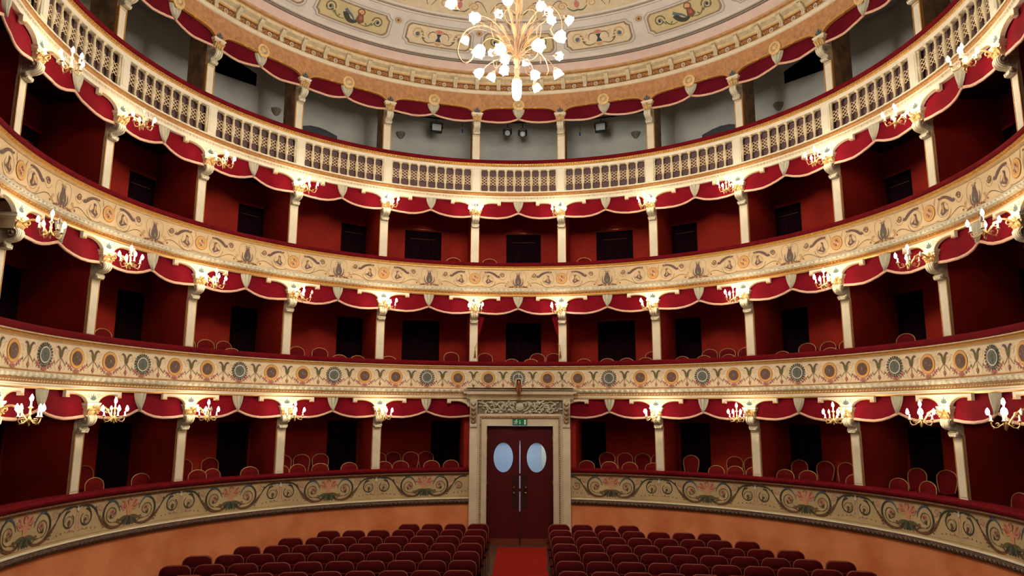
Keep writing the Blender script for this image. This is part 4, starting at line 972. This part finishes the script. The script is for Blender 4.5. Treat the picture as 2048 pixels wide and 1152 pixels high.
for d in (-1, 1):
    mb = MB(); pr = [(.10, 3.0), (-.0, 3.0), (-.03, 3.03), (-.02, 3.07), (.0, 3.10), (-.01, 3.20), (-.03, 3.32), (-.06, 3.45), (-.09, 3.55), (-.10, 3.64), (-.08, 3.70), (-.10, 3.72), (.10, 3.72)]
    mb.extx(pr, d*1.215-.095, d*1.215+.095, 'stone_relief', True)
    for q in range(5):
        for s_ in (-1, 1): mb.tube([(d*1.215, -.03-.012*q, 3.10+.11*q), (d*1.215+s_*.05, -.05-.014*q, 3.16+.11*q), (d*1.215+s_*.075, -.03-.012*q, 3.22+.11*q)], [.014, .02, .005], 'gilt_worn', 5)
    for s_ in (-1, 1): mb.ball((d*1.215+s_*.05, -.08, 3.66), .032, 'cream_aged', 8, 5)
    for q in range(4): mb.ball((d*1.215-.07+.047*q, -.02, 3.015), .024, 'cream_aged', 6, 4)
    mb.build('console', sur)

mb = MB(); mb.box(-.192, .192, 0, .02, -.088, .088, 'green_sign')
mb.box(-.19, .19, -.003, 0, -.086, -.080, 'copper'); mb.box(-.19, .19, -.003, 0, .080, .086, 'copper'); mb.box(-.192, -.184, -.003, 0, -.086, .086, 'copper'); mb.box(.184, .192, -.003, 0, -.086, .086, 'copper')
sg = mb.build('exit_sign', None, (CX, 7.325, 3.14)); tag(sg, 'green emergency exit sign with running man, arrow and door above the doors', 'sign')
mb = MB(); W = lambda pts, m='sign_white': mb.exty(pts, -.004, -.001, m)
W([(.11, -.062), (.155, -.062), (.155, .062), (.11, .062)])                                   # the doorway
W([(-.008, .05), (.008, .05), (.008, -.02), (.026, -.02), (0, -.055), (-.026, -.02), (-.008, -.02)])      # arrow down
W([(-.085+.016*cos(PI*i/4), .052+.016*sin(PI*i/4)) for i in range(8)])                        # running man
W([(-.105, .036), (-.085, .034), (-.095, -.006), (-.118, -.004)]); W([(-.104, .034), (-.148, .022), (-.162, -.008), (-.152, -.010), (-.140, .012), (-.108, .020)]); W([(-.088, .032), (-.068, .010), (-.050, .014), (-.050, .004), (-.072, -.002), (-.094, .018)])
W([(-.098, -.002), (-.078, -.022), (-.082, -.058), (-.094, -.058), (-.092, -.028), (-.112, -.006)]); W([(-.112, -.002), (-.130, -.038), (-.165, -.040), (-.165, -.050), (-.122, -.050), (-.100, -.006)])
mb.build('pictogram', sg)

# corridor behind the doors: pale walls and one cool ceiling lamp
mb = MB(); c0 = Vector((CX, 0, 0))
x0, x1, y0, y1, zt = CX-1.35, CX+1.35, 7.66, 10.4, 3.30
mb.add([(x0, y0, 0), (x0, y1, 0), (x0, y1, zt), (x0, y0, zt)], [(0, 1, 2, 3)], 'corridor_wall'); mb.add([(x1, y0, 0), (x1, y1, 0), (x1, y1, zt), (x1, y0, zt)], [(0, 1, 2, 3)], 'corridor_wall')
mb.add([(x0, y1, 0), (x1, y1, 0), (x1, y1, zt), (x0, y1, zt)], [(0, 1, 2, 3)], 'corridor_wall'); mb.add([(x0, y0, zt), (x1, y0, zt), (x1, y1, zt), (x0, y1, zt)], [(0, 1, 2, 3)], 'corridor_wall')
mb.add([(x0, y0, .01), (x1, y0, .01), (x1, y1, .01), (x0, y1, .01)], [(0, 1, 2, 3)], 'corridor_wall'); mb.box(x0, x1, y1-.5, y1-.3, 2.62, 2.72, 'cream'); mb.box(CX+.62, CX+.76, y1-.9, y1, 0, 2.62, 'cream')
structure(mb.build('wall_corridor'))
ld = bpy.data.lights.new('corridor_lamp', 'POINT'); ld.energy = CORRIDOR_POWER; ld.color = (.86, .93, 1.0); ld.shadow_soft_size = .12
lo = bpy.data.objects.new('corridor_lamp', ld); lo.location = (CX, 8.9, 3.0); COL.objects.link(lo)

# small wall spotlight hanging in front of the medallion front, over the door
root = empty('hanging_spotlight', (0.03, 7.10, 4.24)); tag(root, 'small copper spotlight in a white holder hanging over the door surround', 'spotlight')
mb = MB(); mb.box(-.085, -.065, -.10, .10, -.16, .02, 'cream'); mb.box(.065, .085, -.10, .10, -.16, .02, 'cream'); mb.box(-.085, .085, -.10, .10, .0, .02, 'cream'); mb.tube([(0, 0, .01), (0, .42, .22)], .005, 'cream', 5); mb.build('holder', root)
mb = MB(); mb.lathe([(.001, .0), (.045, -.01), (.06, -.06), (.07, -.20), (.06, -.30), (.045, -.36), (.03, -.385), (.001, -.39)], 'copper', n=14); mb.build('lamp_body', root)
for i, (th, z) in enumerate(((-8.9, 4.16), (9.4, 4.30))):
    mb = MB(); mb.box(-.02, .02, -.05, .03, -.05, .05, 'cream'); mb.tube([(0, -.02, .05), (0, .02, .16)], .006, 'cream', 5)
    o = mb.build('white_hook', None, at(th, 7.60, z), -rad(th)); tag(o, 'small white hook on a medallion, %s of the hanging spotlight' % side(th), 'hook', 'white hooks on the medallion front')

# ================================================================== CARPET AND SEATS
mb = MB(); mb.box(-.61, .61, -6.5, 7.28, .004, .016, 'carpet'); o = mb.build('aisle_carpet', None, (.115, 0, 0)); tag(o, 'red carpet runner up the central aisle to the doors', 'carpet')
def theatre_seat():
    root = empty('theatre_seat', (0, 0, 0)); hw = .232
    def rr(x0, x1, z0, z1, r, n=5):
        pts = []
        for cx, cz, a in ((x1-r, z1-r, 0), (x0+r, z1-r, PI/2)):
            for i in range(n+1): g = a+PI/2*i/n; pts.append((cx+r*cos(g), cz+r*sin(g)))
        return pts+[(x0+.02, z0), (x1-.02, z0)]
    o = rr(-hw, hw, .42, .95, .11); mb = MB(); N = len(o)
    inn = [(x*.90, .685+(z-.685)*.93) for x, z in o]; cen = [(x*.6, .685+(z-.685)*.6) for x, z in o]
    T = lambda x, z, y: (x, y+(z-.42)*.16, z)
    vs = [T(x, z, -.03) for x, z in o]+[T(x, z, -.075) for x, z in inn]+[T(x, z, -.09) for x, z in cen]+[T(x, z, .045) for x, z in o]+[T(x, z, .06) for x, z in inn]
    fs = []
    for i in range(N):
        j = (i+1) % N; fs += [(i, j, N+j, N+i), (N+i, N+j, 2*N+j, 2*N+i), (j, i, 3*N+i, 3*N+j), (3*N+j, 3*N+i, 4*N+i, 4*N+j)]
    mb.add(vs, fs, 'seat_velvet', True); mb.add(vs, [tuple(range(2*N, 3*N)), tuple(range(5*N-1, 4*N-1, -1))], 'seat_velvet'); bk = mb.build('backrest', root)
    mb = MB(); e = o[-1:]+o[:-1]; mb.tube([T(x*1.005, z, -.036) for x, z in ([o[-1]]+o[:-1])][:-0 or None], .0075, 'seat_piping', 5); mb.build('piping', bk)
    mb = MB(); mb.cbox(-.20, .20, -.17, -.08, .40, .80, 'seat_velvet', .03); st = mb.build('seat', root)      # tipped up
    mb = MB()
    mb.box(-.262, -.238, -.20, .06, .0, .60, 'seat_metal'); mb.box(-.262, -.238, -.24, .08, 0, .03, 'seat_metal'); mb.build('side_support', root)
    mb = MB(); mb.extx([(-.30, .60), (.06, .60), (.06, .66), (-.25, .665), (-.31, .645), (-.325, .62)], -.275, -.228, 'seat_velvet', True); mb.build('armrest', root)
    return root
seat0 = theatre_seat(); used = False
rows = [(4.68, 4), (3.90, 7), (3.10, 8), (2.29, 9), (1.49, 10), (.70, 10), (-.08, 10)]
RN = ['back row', 'second row from the back', 'third row from the back', 'fourth row from the back', 'fifth row from the back', 'sixth row from the back', 'nearest row']
for ri, (y0, n) in enumerate(rows):
    for sgn in (-1, 1):
        for i in range(n):
            x = .055+sgn*(.895+.503*i); y = y0-.0215*(x-.055)**2
            o = seat0 if not used else copy_tree(seat0); used = True
            o.location = (x, y, 0); o.rotation_euler[2] = -math.atan(2*.0215*(x-.055))*1.0
            tag(o, 'dark red piped theatre seat, %s, %s from the aisle, %s block' % (RN[ri], ORD[i], side(sgn)), 'theatre seat', 'theatre seats in the stalls')
            if (sgn > 0 and i == n-1) or (sgn < 0 and i == 0):     # the free end of a row has a second armrest and support
                for nm in ('armrest', 'side_support'):
                    src = [c for c in seat0.children if c.name.split('.')[0] == nm][0]; e = src.copy(); COL.objects.link(e); e.parent = o; e.location.x = .503

# ================================================================== CURTAINS IN THE BOX DOORWAYS
def door_curtain(w_, h):
    root = empty('doorway_curtain', (0, 0, 0)); mb = MB(); n = 44; vs = []
    for i in range(n+1):
        g = i/n
        for j in range(4): q = j/3; vs.append((-w_/2+w_*g, .03*sin(g*44+q*.5)*(.5+.5*q)+.012*sin(g*15), h*(1-q)))
    mb.add(vs, [(i*4+j, i*4+j+1, (i+1)*4+j+1, (i+1)*4+j) for i in range(n) for j in range(3)], 'curtain_dark', True); mb.build('fabric', root)
    mb = MB(); mb.tube([(-w_/2*.7, -.04, h*.86), (w_/2*.7, -.04, h*.86)], .005, 'brown_mould', 5); mb.build('rod', root); return root
DC = {}
for t, b, p, dv, nrm, f0, f1, z0, zt in DOORS:
    mid = p+dv*(f0+f1)/2+nrm*.10; w_ = dv.length*(f1-f0)-.03; key = (t, round(w_, 1))
    if key not in DC: DC[key] = [door_curtain(w_, zt-z0+.02), False]
    o = DC[key][0] if not DC[key][1] else copy_tree(DC[key][0]); DC[key][1] = True
    o.location = (mid.x, mid.y, z0); o.rotation_euler[2] = math.atan2(dv.y, dv.x)
    k = b-6; nm = 'of the central box' if k == 0 else '%s box from the middle, %s side' % (ORD[abs(k)-1], side(k))
    tag(o, 'dark pleated curtain closing the doorway, %s, %s' % (TIER[t], nm), 'curtain', 'curtains in the box doorways')
# brass pelmet rails over the wide doorways beside the centre
for t, z in (('B', 8.66), ('C', 6.02)):
    for b in (5, 6, 7):
        if t == 'C' and b == 6: continue
        a0, a1 = BAYS[b]; p, q = chord(a0, a1); dv = q-p; f0, f1 = door_frac(t, b); m_ = p+dv*(f0+f1)/2; nn = Vector((-m_.x, -m_.y, 0)).normalized()*.04
        mb = MB(); L = dv.length*(f1-f0)/2+.06; mb.tube([(-L, 0, 0), (L, 0, 0)], .014, 'brass', 6); mb.box(-L, -L+.02, 0, .05, -.02, .02, 'brass'); mb.box(L-.02, L, 0, .05, -.02, .02, 'brass')
        o = mb.build('brass_rail', None, (m_.x+nn.x, m_.y+nn.y, z), math.atan2(dv.y, dv.x))
        tag(o, 'thin brass rail above the dark doorway, %s, %s' % (TIER[t], 'central box' if b == 6 else 'first box %s of centre' % side(b-6)), 'rail', 'brass rails over box doorways')

# tied red curtains of the central box, second tier
for sgn in (-1, 1):
    root = empty('tied_curtain', at(sgn*8.0, 7.82, 4.735), -rad(sgn*8.0)); tag(root, 'red curtain tied back with a tasselled cord, %s side of the central box' % side(sgn), 'curtain', 'tied curtains of the central box')
    mb = MB(); vs = []; n = 14; K = 14
    for j in range(K):
        q = j/(K-1); z = 1.36*(1-q); wd = .26*(1-min(q/.62, 1))**.8+.045 if q < .62 else .045+.05*(q-.62)/.38
        for i in range(n+1):
            g = i/n; x = .11-wd*g if sgn > 0 else -.11+wd*g
            vs.append((x, .025*sin(g*22)*(.4+.6*(1-q))-.02, z))
    mb.add(vs, [(j*(n+1)+i, j*(n+1)+i+1, (j+1)*(n+1)+i+1, (j+1)*(n+1)+i) for j in range(K-1) for i in range(n)], 'valance_red', True); mb.build('fabric', root)
    mb = MB(); x = .08*sgn
    mb.tube([(x-.05*sgn-.03, -.06, .50), (x-.03*sgn, -.08, .46), (x-.01, -.08, .40), (x-.01, -.08, .30)], .010, 'gold', 6); mb.lathe([(.001, .02), (.022, .0), (.026, -.02), (.016, -.03), (.034, -.17), (.001, -.17)], 'gold', (x-.01, -.08, .29), 8); mb.build('tassel', root)

# ================================================================== CHAIRS IN THE BOXES
def box_chair():
    root = empty('box_chair', (0, 0, 0)); y = .17
    out = [(-.155, .45), (-.185, .56), (-.212, .68), (-.215, .77)]+[(-.215*cos(PI*i/10), .77+.15*sin(PI*i/10)) for i in range(1, 10)]+[(.215, .77), (.212, .68), (.185, .56), (.155, .45)]
    L = lambda x, z, dy=0: (x, y+dy+(z-.45)*.12, z)
    mb = MB(); mb.tube([L(x, z) for x, z in out], .011, 'chair_gold', 6)
    for sx in (-1, 1): mb.tube([L(sx*.155, .45), (sx*.165, y+.02, .2), (sx*.17, y+.05, 0)], .014, 'chair_gold', 6)
    mb.build('back_frame', root)
    inn = [(x*.94, .68+(z-.68)*.93) for x, z in out]; cc = [(x*.6, .68+(z-.68)*.6) for x, z in out]; N = len(inn); mb = MB()
    vs = [L(x, z, -.004) for x, z in inn]+[L(x, z, -.03) for x, z in cc]+[L(x, z, .014) for x, z in inn]
    mb.add(vs, [(i, (i+1) % N, N+(i+1) % N, N+i) for i in range(N)], 'chair_red', True); mb.add(vs, [tuple(range(N, 2*N)), tuple(range(3*N-1, 2*N-1, -1))], 'chair_red'); mb.build('backrest', root)
    mb = MB(); mb.cbox(-.20, .20, -.20, .20, .43, .49, 'chair_red', .06); mb.cbox(-.205, .205, -.205, .205, .40, .43, 'chair_gold', .06); mb.build('seat', root)
    for sx in (-1, 1):
        mb = MB(); mb.tube([(sx*.17, -.17, .41), (sx*.175, -.18, .2), (sx*.18, -.19, 0)], [.016, .014, .010], 'chair_gold', 6); mb.build('leg', root)
    return root
CH = {
 'D': (1.18, [(-73.3, 8.35), (-66.1, 8.35), (-57.9, 8.16), (-55.0, 8.20), (-49.3, 8.10), (-43.7, 8.1), (-40.5, 8.12), (-36.7, 8.14), (-31.4, 8.1), (-25.0, 8.1), (-22.0, 8.19), (-16.2, 8.15), (-12.4, 8.24), (12.7, 8.30), (17.2, 8.1), (20.8, 8.1), (25.1, 8.1), (36.4, 8.15), (39.6, 8.25), (42.9, 8.32), (48.5, 8.17), (51.9, 8.30), (59.9, 8.2), (66.6, 8.30), (70.9, 8.30), (84.9, 8.30)]),
 'Db': (1.38, [(-72.0, 8.85), (-57.1, 8.85), (-53.1, 8.85), (-41.6, 8.75), (-38.4, 8.75), (-35.2, 8.75), (-25.2, 8.72), (-22.2, 8.85), (-19.4, 8.74), (-16.4, 8.85), (16.0, 8.85), (19.0, 8.77), (22.2, 8.79), (25.2, 8.72), (30.9, 8.6), (38.0, 8.8), (41.1, 8.8), (48.7, 8.75), (52.8, 8.8), (55.9, 8.8), (67.3, 8.7), (71.2, 8.8)]),
 'C': (3.95, [(-90.2, 8.15), (-52.8, 8.35), (-33.7, 8.30), (-30.2, 8.30), (-25.0, 8.1), (-1.4, 8.25), (2.4, 8.24), (12.6, 8.30), (16.8, 8.30), (20.4, 8.30), (24.1, 8.27), (30.6, 8.30), (34.7, 8.3), (39.0, 8.30), (48.7, 8.30), (57.1, 8.30)]),
 'Cb': (4.15, [(-79.6, 8.75), (-75.0, 8.8), (-71.6, 8.8), (-58.6, 8.8), (-55.4, 8.8), (-52.2, 8.8), (-39.8, 8.8), (-36.1, 8.8), (-12.4, 8.62), (-6.0, 8.8), (3.4, 8.80), (6.5, 8.8), (24.3, 8.8), (34.5, 8.8), (37.7, 8.8), (40.9, 8.8), (51.2, 8.8), (54.4, 8.8), (57.6, 8.8), (67.2, 8.75), (74.4, 8.8)]),
 'B': (6.88, [(-12.5, 8.5), (-5.6, 8.5), (12.7, 8.5)])}
ch0 = box_chair(); used = False; random.seed(9)
cnt = {}
for key, (z, L_) in CH.items():
    for th, r in L_:
        o = ch0 if not used else copy_tree(ch0); used = True
        o.location = at(th, r, z); o.rotation_euler[2] = -rad(th)+random.uniform(-.12, .12)
        b = sum(1 for a0, a1 in BAYS if th > a1); k = b-6
        row = 'at the back' if z in (1.38, 4.15, 6.88) else 'at the rail'
        kk = (key, b); cnt[kk] = cnt.get(kk, 0)+1
        bx = 'central box' if k == 0 else '%s box %s of centre' % (ORD[abs(k)-1], side(k))
        tag(o, 'gilt round-backed chair, %s %s, %s, %s from left' % (TIER[key[0]], row, bx, ORD[cnt[kk]-1]), 'chair', 'gilt chairs in the boxes')

# ================================================================== THE CHANDELIER
CC = Vector((.05, 0, 9.50))
ch = empty('chandelier', (CC.x, CC.y, 8.78)); tag(ch, 'gilded chandelier of curling stems with glowing glass flowers, hanging mid-hall', 'chandelier')
dz = -8.78
mb = MB(); mb.tube([(0, 0, 9.0+dz), (0, 0, 9.5+dz), (0, 0, 12+dz), (0, 0, 15.5+dz)], [.012, .02, .018, .018], 'chand_gold', 8)
mb.lathe([(.001, 9.34), (.03, 9.36), (.05, 9.40), (.035, 9.44), (.06, 9.48), (.065, 9.54), (.045, 9.58), (.03, 9.66), (.05, 9.9), (.02, 10.0), (.02, 10.6), (.06, 10.66), (.07, 10.75), (.03, 10.85), (.02, 11.2)], 'chand_gold', (0, 0, dz), 12)
mb.lathe([(.02, 15.2), (.12, 15.3), (.22, 15.42), (.24, 15.5), (.001, 15.52)], 'chand_gold', (0, 0, dz), 16); mb.build('stem', ch)
mb = MB(); mb.lathe([(.03, 9.15), (.075, 9.135), (.085, 9.08), (.083, 8.95), (.07, 8.84), (.04, 8.79), (.001, 8.78)], 'shade_on', (0, 0, dz), 16); g_ = mb.build('globe', ch)
mb = MB(); mb.lathe([(.02, 9.22), (.045, 9.19), (.09, 9.15), (.07, 9.135)], 'chand_gold', (0, 0, dz), 12)
for i in range(6):
    g = PI/3*i; mb.tube([(0, 0, 9.42+dz), (.05*cos(g), .05*sin(g), 9.34+dz), (.03*cos(g), .03*sin(g), 9.25+dz), (.07*cos(g), .07*sin(g), 9.16+dz)], .007, 'chand_gold', 5)
mb.build('globe_cap', g_)
SH = [ # x, z, radius from the stem, front(-1)/back(+1), size, tilt of the mouth (radial, vertical)
 (-1.083, 10.49, 1.12, -1, 1.25, (.8, .7)), (-.898, 10.12, 1.0, 1, .95, (.5, -.8)), (-.628, 9.97, .95, -1, 1.1, (.7, -.5)), (-.414, 10.02, .8, 1, .8, (.6, .3)),
 (-.347, 10.55, .9, -1, .95, (.6, .4)), (-.094, 10.16, .85, -1, 1.2, (.5, .6)), (.37, 10.66, .95, -1, 1.25, (.5, -.5)), (.997, 10.66, 1.12, 1, 1.0, (.7, -.3)),
 (.441, 10.06, .9, -1, .95, (.6, .1)), (.618, 9.935, .85, -1, .9, (.7, -.4)), (.795, 9.92, .95, 1, .95, (.8, .2)), (.768, 9.72, .85, -1, 1.2, (.8, -.1)),
 (.784, 9.553, .9, 1, 1.1, (.6, -.8)), (.395, 9.53, .62, -1, 1.35, (.5, -.2)), (-.588, 9.58, .7, -1, 1.35, (.3, -.7)), (-.409, 9.427, .6, 1, 1.0, (.4, -.5)),
 (-.206, 9.473, .55, -1, 1.2, (.5, -.1)), (-.134, 9.331, .5, -1, 1.0, (.6, -.7)), (-.583, 9.182, .68, -1, 1.0, (.6, -.6)), (-.151, 9.142, .5, -1, 1.0, (.4, -.8)),
 (.351, 9.046, .55, -1, 1.0, (.5, -.8)), (.395, 9.271, .6, 1, 1.0, (.7, -.6)), (.201, 9.76, .5, 1, .85, (.6, -.6)),
 (-.75, 10.72, 1.0, 1, 1.0, (.6, .3)), (.62, 10.9, .95, 1, 1.0, (.5, .4)), (-.30, 10.9, .9, 1, 1.0, (.5, .5)), (.1, 10.85, .95, -1, 1.0, (.6, .3))]
random.seed(4)
for i, (x, z, R, sd, sz, (tr, tv)) in enumerate(SH):
    x -= .05; R = max(R, abs(x)+.02); y = sd*math.sqrt(R*R-x*x); P1 = Vector((x, y, z+dz)); rd = Vector((x, y, 0)).normalized(); up_ = Vector((0, 0, 1))
    ax = (rd*tr+up_*tv).normalized(); base = P1-ax*.07*sz; P0 = Vector((0, 0, 9.52+dz)) if z > 9.35 else Vector((0, 0, 9.46+dz))
    mb = MB(); hi = (z-9.5)
    c1 = P0+rd*.10*R+up_*(.45*max(hi, .1)+.16); c2 = base-ax*(.35*R)+up_*(.12 if hi < .4 else -.05)+rd.cross(up_)*random.uniform(-.15, .15)
    pts = []
    for k in range(15):
        t = k/14; pts.append(P0*(1-t)**3+c1*3*t*(1-t)**2+c2*3*t*t*(1-t)+base*t**3)
    mb.tube(pts, [.010-.0003*k for k in range(15)], 'chand_gold', 6)
    # a curl springing off the arm and a leaf
    q = pts[9]; sdv = rd.cross(up_)*(1 if i % 2 else -1); cr = .10+.05*(i % 3)
    mb.tube([q+(rd*.5+sdv*.5).normalized()*(cr*(1-k*.05)*sin(k*.5))+up_*(cr*(1-k*.05)*(1-cos(k*.5)))*(-1 if i % 3 == 0 else 1) for k in range(12)], [.007-.0004*k for k in range(12)], 'chand_gold', 5)
    lf = pts[5]; n_ = (pts[7]-pts[4]).normalized(); sdw = n_.cross(up_).normalized()
    vs = []
    for k in range(6):
        t = k/5; c_ = lf+n_*.26*t+up_*(.05*sin(PI*t)+.05*t*t); ww = .035*sin(PI*min(t*.9+.05, 1)); vs += [c_-sdw*ww, c_+up_*.012, c_+sdw*ww]
    mb.add(vs, [(k*3+j, k*3+j+1, k*3+j+4, k*3+j+3) for k in range(5) for j in range(2)], 'chand_gold', True)
    arm = mb.build('arm', ch)
    rot = ax.to_track_quat('Z', 'Y').to_matrix().to_4x4()
    mb = MB(); mb.lathe([(.012, -.03), (.030, -.01), (.045, .02), (.040, .03)], 'chand_gold', base, 8, mtx=rot); mb.build('shade_cup', arm)
    mb = MB(); s_ = sz*.98
    mb.lathe([(.030*s_, 0), (.060*s_, .03*s_), (.074*s_, .07*s_), (.070*s_, .10*s_), (.082*s_, .135*s_), (.05*s_, .11*s_), (.001, .08*s_)], 'shade_on', base+ax*.012, 12, mtx=rot, wob=lambda j, a: 1+(.16*cos(6*a) if j >= 3 else .05*cos(6*a)))
    mb.build('lamp_shade', arm)
# big empty scrolls, left low and right high as in the hall
for path, wd in (([(-.05, 9.9), (-.5, 10.05), (-.85, 9.95), (-.98, 9.6), (-.88, 9.37), (-.74, 9.42), (-.70, 9.58), (-.80, 9.62)], .013), ([(.1, 9.8), (.35, 10.25), (.62, 10.42), (.80, 10.25), (.84, 9.98), (.72, 9.85), (.64, 9.98), (.72, 10.1)], .012), ([(.05, 9.5), (.3, 9.62), (.52, 9.45), (.60, 9.22), (.56, 9.12)], .010)):
    mb = MB(); P = [Vector((x-.05, -.25, z+dz)) for x, z in path]; P[0].y = 0; pts = []
    for i in range(len(P)-1):
        a, b, c, d = P[max(i-1, 0)], P[i], P[i+1], P[min(i+2, len(P)-1)]
        for k in range(5): t = k/5; pts.append(.5*((2*b)+(c-a)*t+(2*a-5*b+4*c-d)*t*t+(3*b-a-3*c+d)*t**3))
    mb.tube(pts, wd, 'chand_gold', 6); mb.build('scroll', ch)

# ================================================================== THINGS IN THE GALLERY
bar = MB(); nseg = 20
bar.tube([at(-27+54*i/nseg, 9.0, 0) for i in range(nseg+1)], .025, 'black_metal', 6); o = bar.build('lighting_bar', None, (0, 0, 12.14)); tag(o, 'thin black lighting bar under the gallery ceiling behind the valances', 'lighting bar')
for i, th in enumerate((-16.15, 15.95)):
    root = empty('flood_light', at(th, 8.9, 11.80), -rad(th)); tag(root, 'black rectangular floodlight on the lighting bar, %s of centre' % side(th), 'floodlight', 'floodlights of the gallery')
    mb = MB(); mb.cbox(-.17, .17, -.06, .08, -.15, .12, 'black_metal', .02); mb.build('housing', root)
    mb = MB(); mb.box(-.135, .135, -.072, -.06, -.115, .085, 'lamp_glass'); mb.build('glass', root)
    mb = MB(); mb.tube([(-.19, 0, 0), (-.20, 0, .14), (-.1, 0, .18), (.1, 0, .18), (.20, 0, .14), (.19, 0, 0)], .009, 'black_metal', 5); mb.tube([(0, 0, .18), (0, .10, .33)], .012, 'black_metal', 5)
    for x in (-.185, .185): mb.lathe([(.03, -.01), (.03, .01), (.001, .012)], 'black_metal', (x, 0, 0), 8, mtx=Matrix.Rotation(PI/2, 4, 'Y'))
    mb.build('yoke', root)
for i, (x, z) in enumerate(((-.35, 11.75), (.11, 11.72))):
    root = empty('spotlight', (x, 8.95, z)); tag(root, 'round black theatre spotlight in the middle gallery bay, %s of the pair' % ('left' if i == 0 else 'right'), 'spotlight', 'round spotlights of the gallery')
    T = Matrix.Rotation(PI/2+.15, 4, 'X'); mb = MB(); mb.lathe([(.001, -.16), (.07, -.15), (.09, -.05), (.10, .10), (.11, .16), (.095, .165), (.085, .12)], 'black_metal', n=14, mtx=T); mb.build('housing', root)
    mb = MB(); mb.lathe([(.085, .13), (.05, .145), (.001, .15)], 'lamp_glass', n=12, mtx=T); mb.build('lens', root)
    mb = MB(); mb.tube([(-.13, 0, 0), (-.13, 0, .15), (0, 0, .22), (.13, 0, .15), (.13, 0, 0)], .010, 'black_metal', 5); mb.tube([(0, 0, .22), (0, .03, .40)], .012, 'black_metal', 5); mb.build('yoke', root)
    mb = MB(); mb.exty([(-.13, -.11), (-.08, -.11), (-.07, .07), (-.12, .09)], -.19, -.18, 'black_metal'); mb.exty([(.08, -.11), (.13, -.11), (.12, .09), (.07, .07)], -.19, -.18, 'black_metal'); mb.build('barn_door', root)
for i, (th, z) in enumerate(((-11.0, 11.98), (11.8, 11.86))):
    mb = MB(); mb.tube([(0, 0, .3), (.01, 0, .15), (0, 0, .04)], .006, 'black_metal', 5); mb.box(-.025, .025, -.02, .02, -.06, .04, 'blue_plastic'); o = mb.build('hanging_plug', None, at(th, 9.0, z-.17), -rad(th)); tag(o, 'blue plug hanging on a cable from the lighting bar, %s of centre' % side(th), 'plug', 'blue plugs in the gallery')
for i, (th, z) in enumerate(((-43.0, 11.93), (-21.5, 12.0), (21.0, 12.0), (45.2, 11.93))):
    d_ = 10.25*cos(rad(9.2))/cos(rad(0))  # distance of the flat wall
    bay = min(((a0+a1)/2 for a0, a1 in BAYS), key=lambda q: abs(q-th)); hb = [a1-a0 for a0, a1 in BAYS if abs((a0+a1)/2-bay) < 1e-6][0]/2
    r = 10.25*cos(rad(hb))/cos(rad(th-bay))-.01
    mb = MB(); n = 9; T = Matrix.Identity(4); vs = [(0, -.02, -.14)]; fs = []
    for k in range(n+1): g = PI*k/n; vs.append((.13*cos(g), -.02-.07*sin(g)*0, .06+.0*sin(g)))
    mb.lathe([(.02, -.14), (.07, -.10), (.12, -.02), (.14, .07)], 'grey_relief', n=14, wob=lambda j, a: 1+.06*cos(10*a)); mb.v = [(x, min(y, .0) if True else y, z_) for x, y, z_ in mb.v]
    o = mb.build('shell_uplight', None, at(th, r, z-.08), -rad(bay)); tag(o, 'small grey shell wall light on the gallery plaster, %s' % ('far left', 'left of the left floodlight', 'right of the right floodlight', 'far right')[i], 'wall light', 'shell wall lights of the gallery')
for sgn in (-1, 1):
    root = MB(); pts = [(-.62, 0), (-.62, .30), (-.45, .40), (-.2, .47), (.05, .48), (.3, .44), (.62, .34), (.62, 0)]
    if sgn > 0: pts = [(-x, z) for x, z in pts][::-1]
    root.exty([(x, z) for x, z in pts], -.02, .02, 'slate_panel'); th = sgn*37.0; o = root.build('arched_board', None, at(th, 9.7, 11.02), -rad(th)); o.scale = (1, 1, 1)
    ob = MB(); ob.box(-.58, -.54, -.015, .015, -1.6, .02, 'slate_panel'); ob.box(.54, .58, -.015, .015, -1.6, .02, 'slate_panel'); ob.build('post', o)
    tag(o, 'dark grey arched board standing in the gallery, %s side' % side(sgn), 'board', 'arched boards in the gallery')
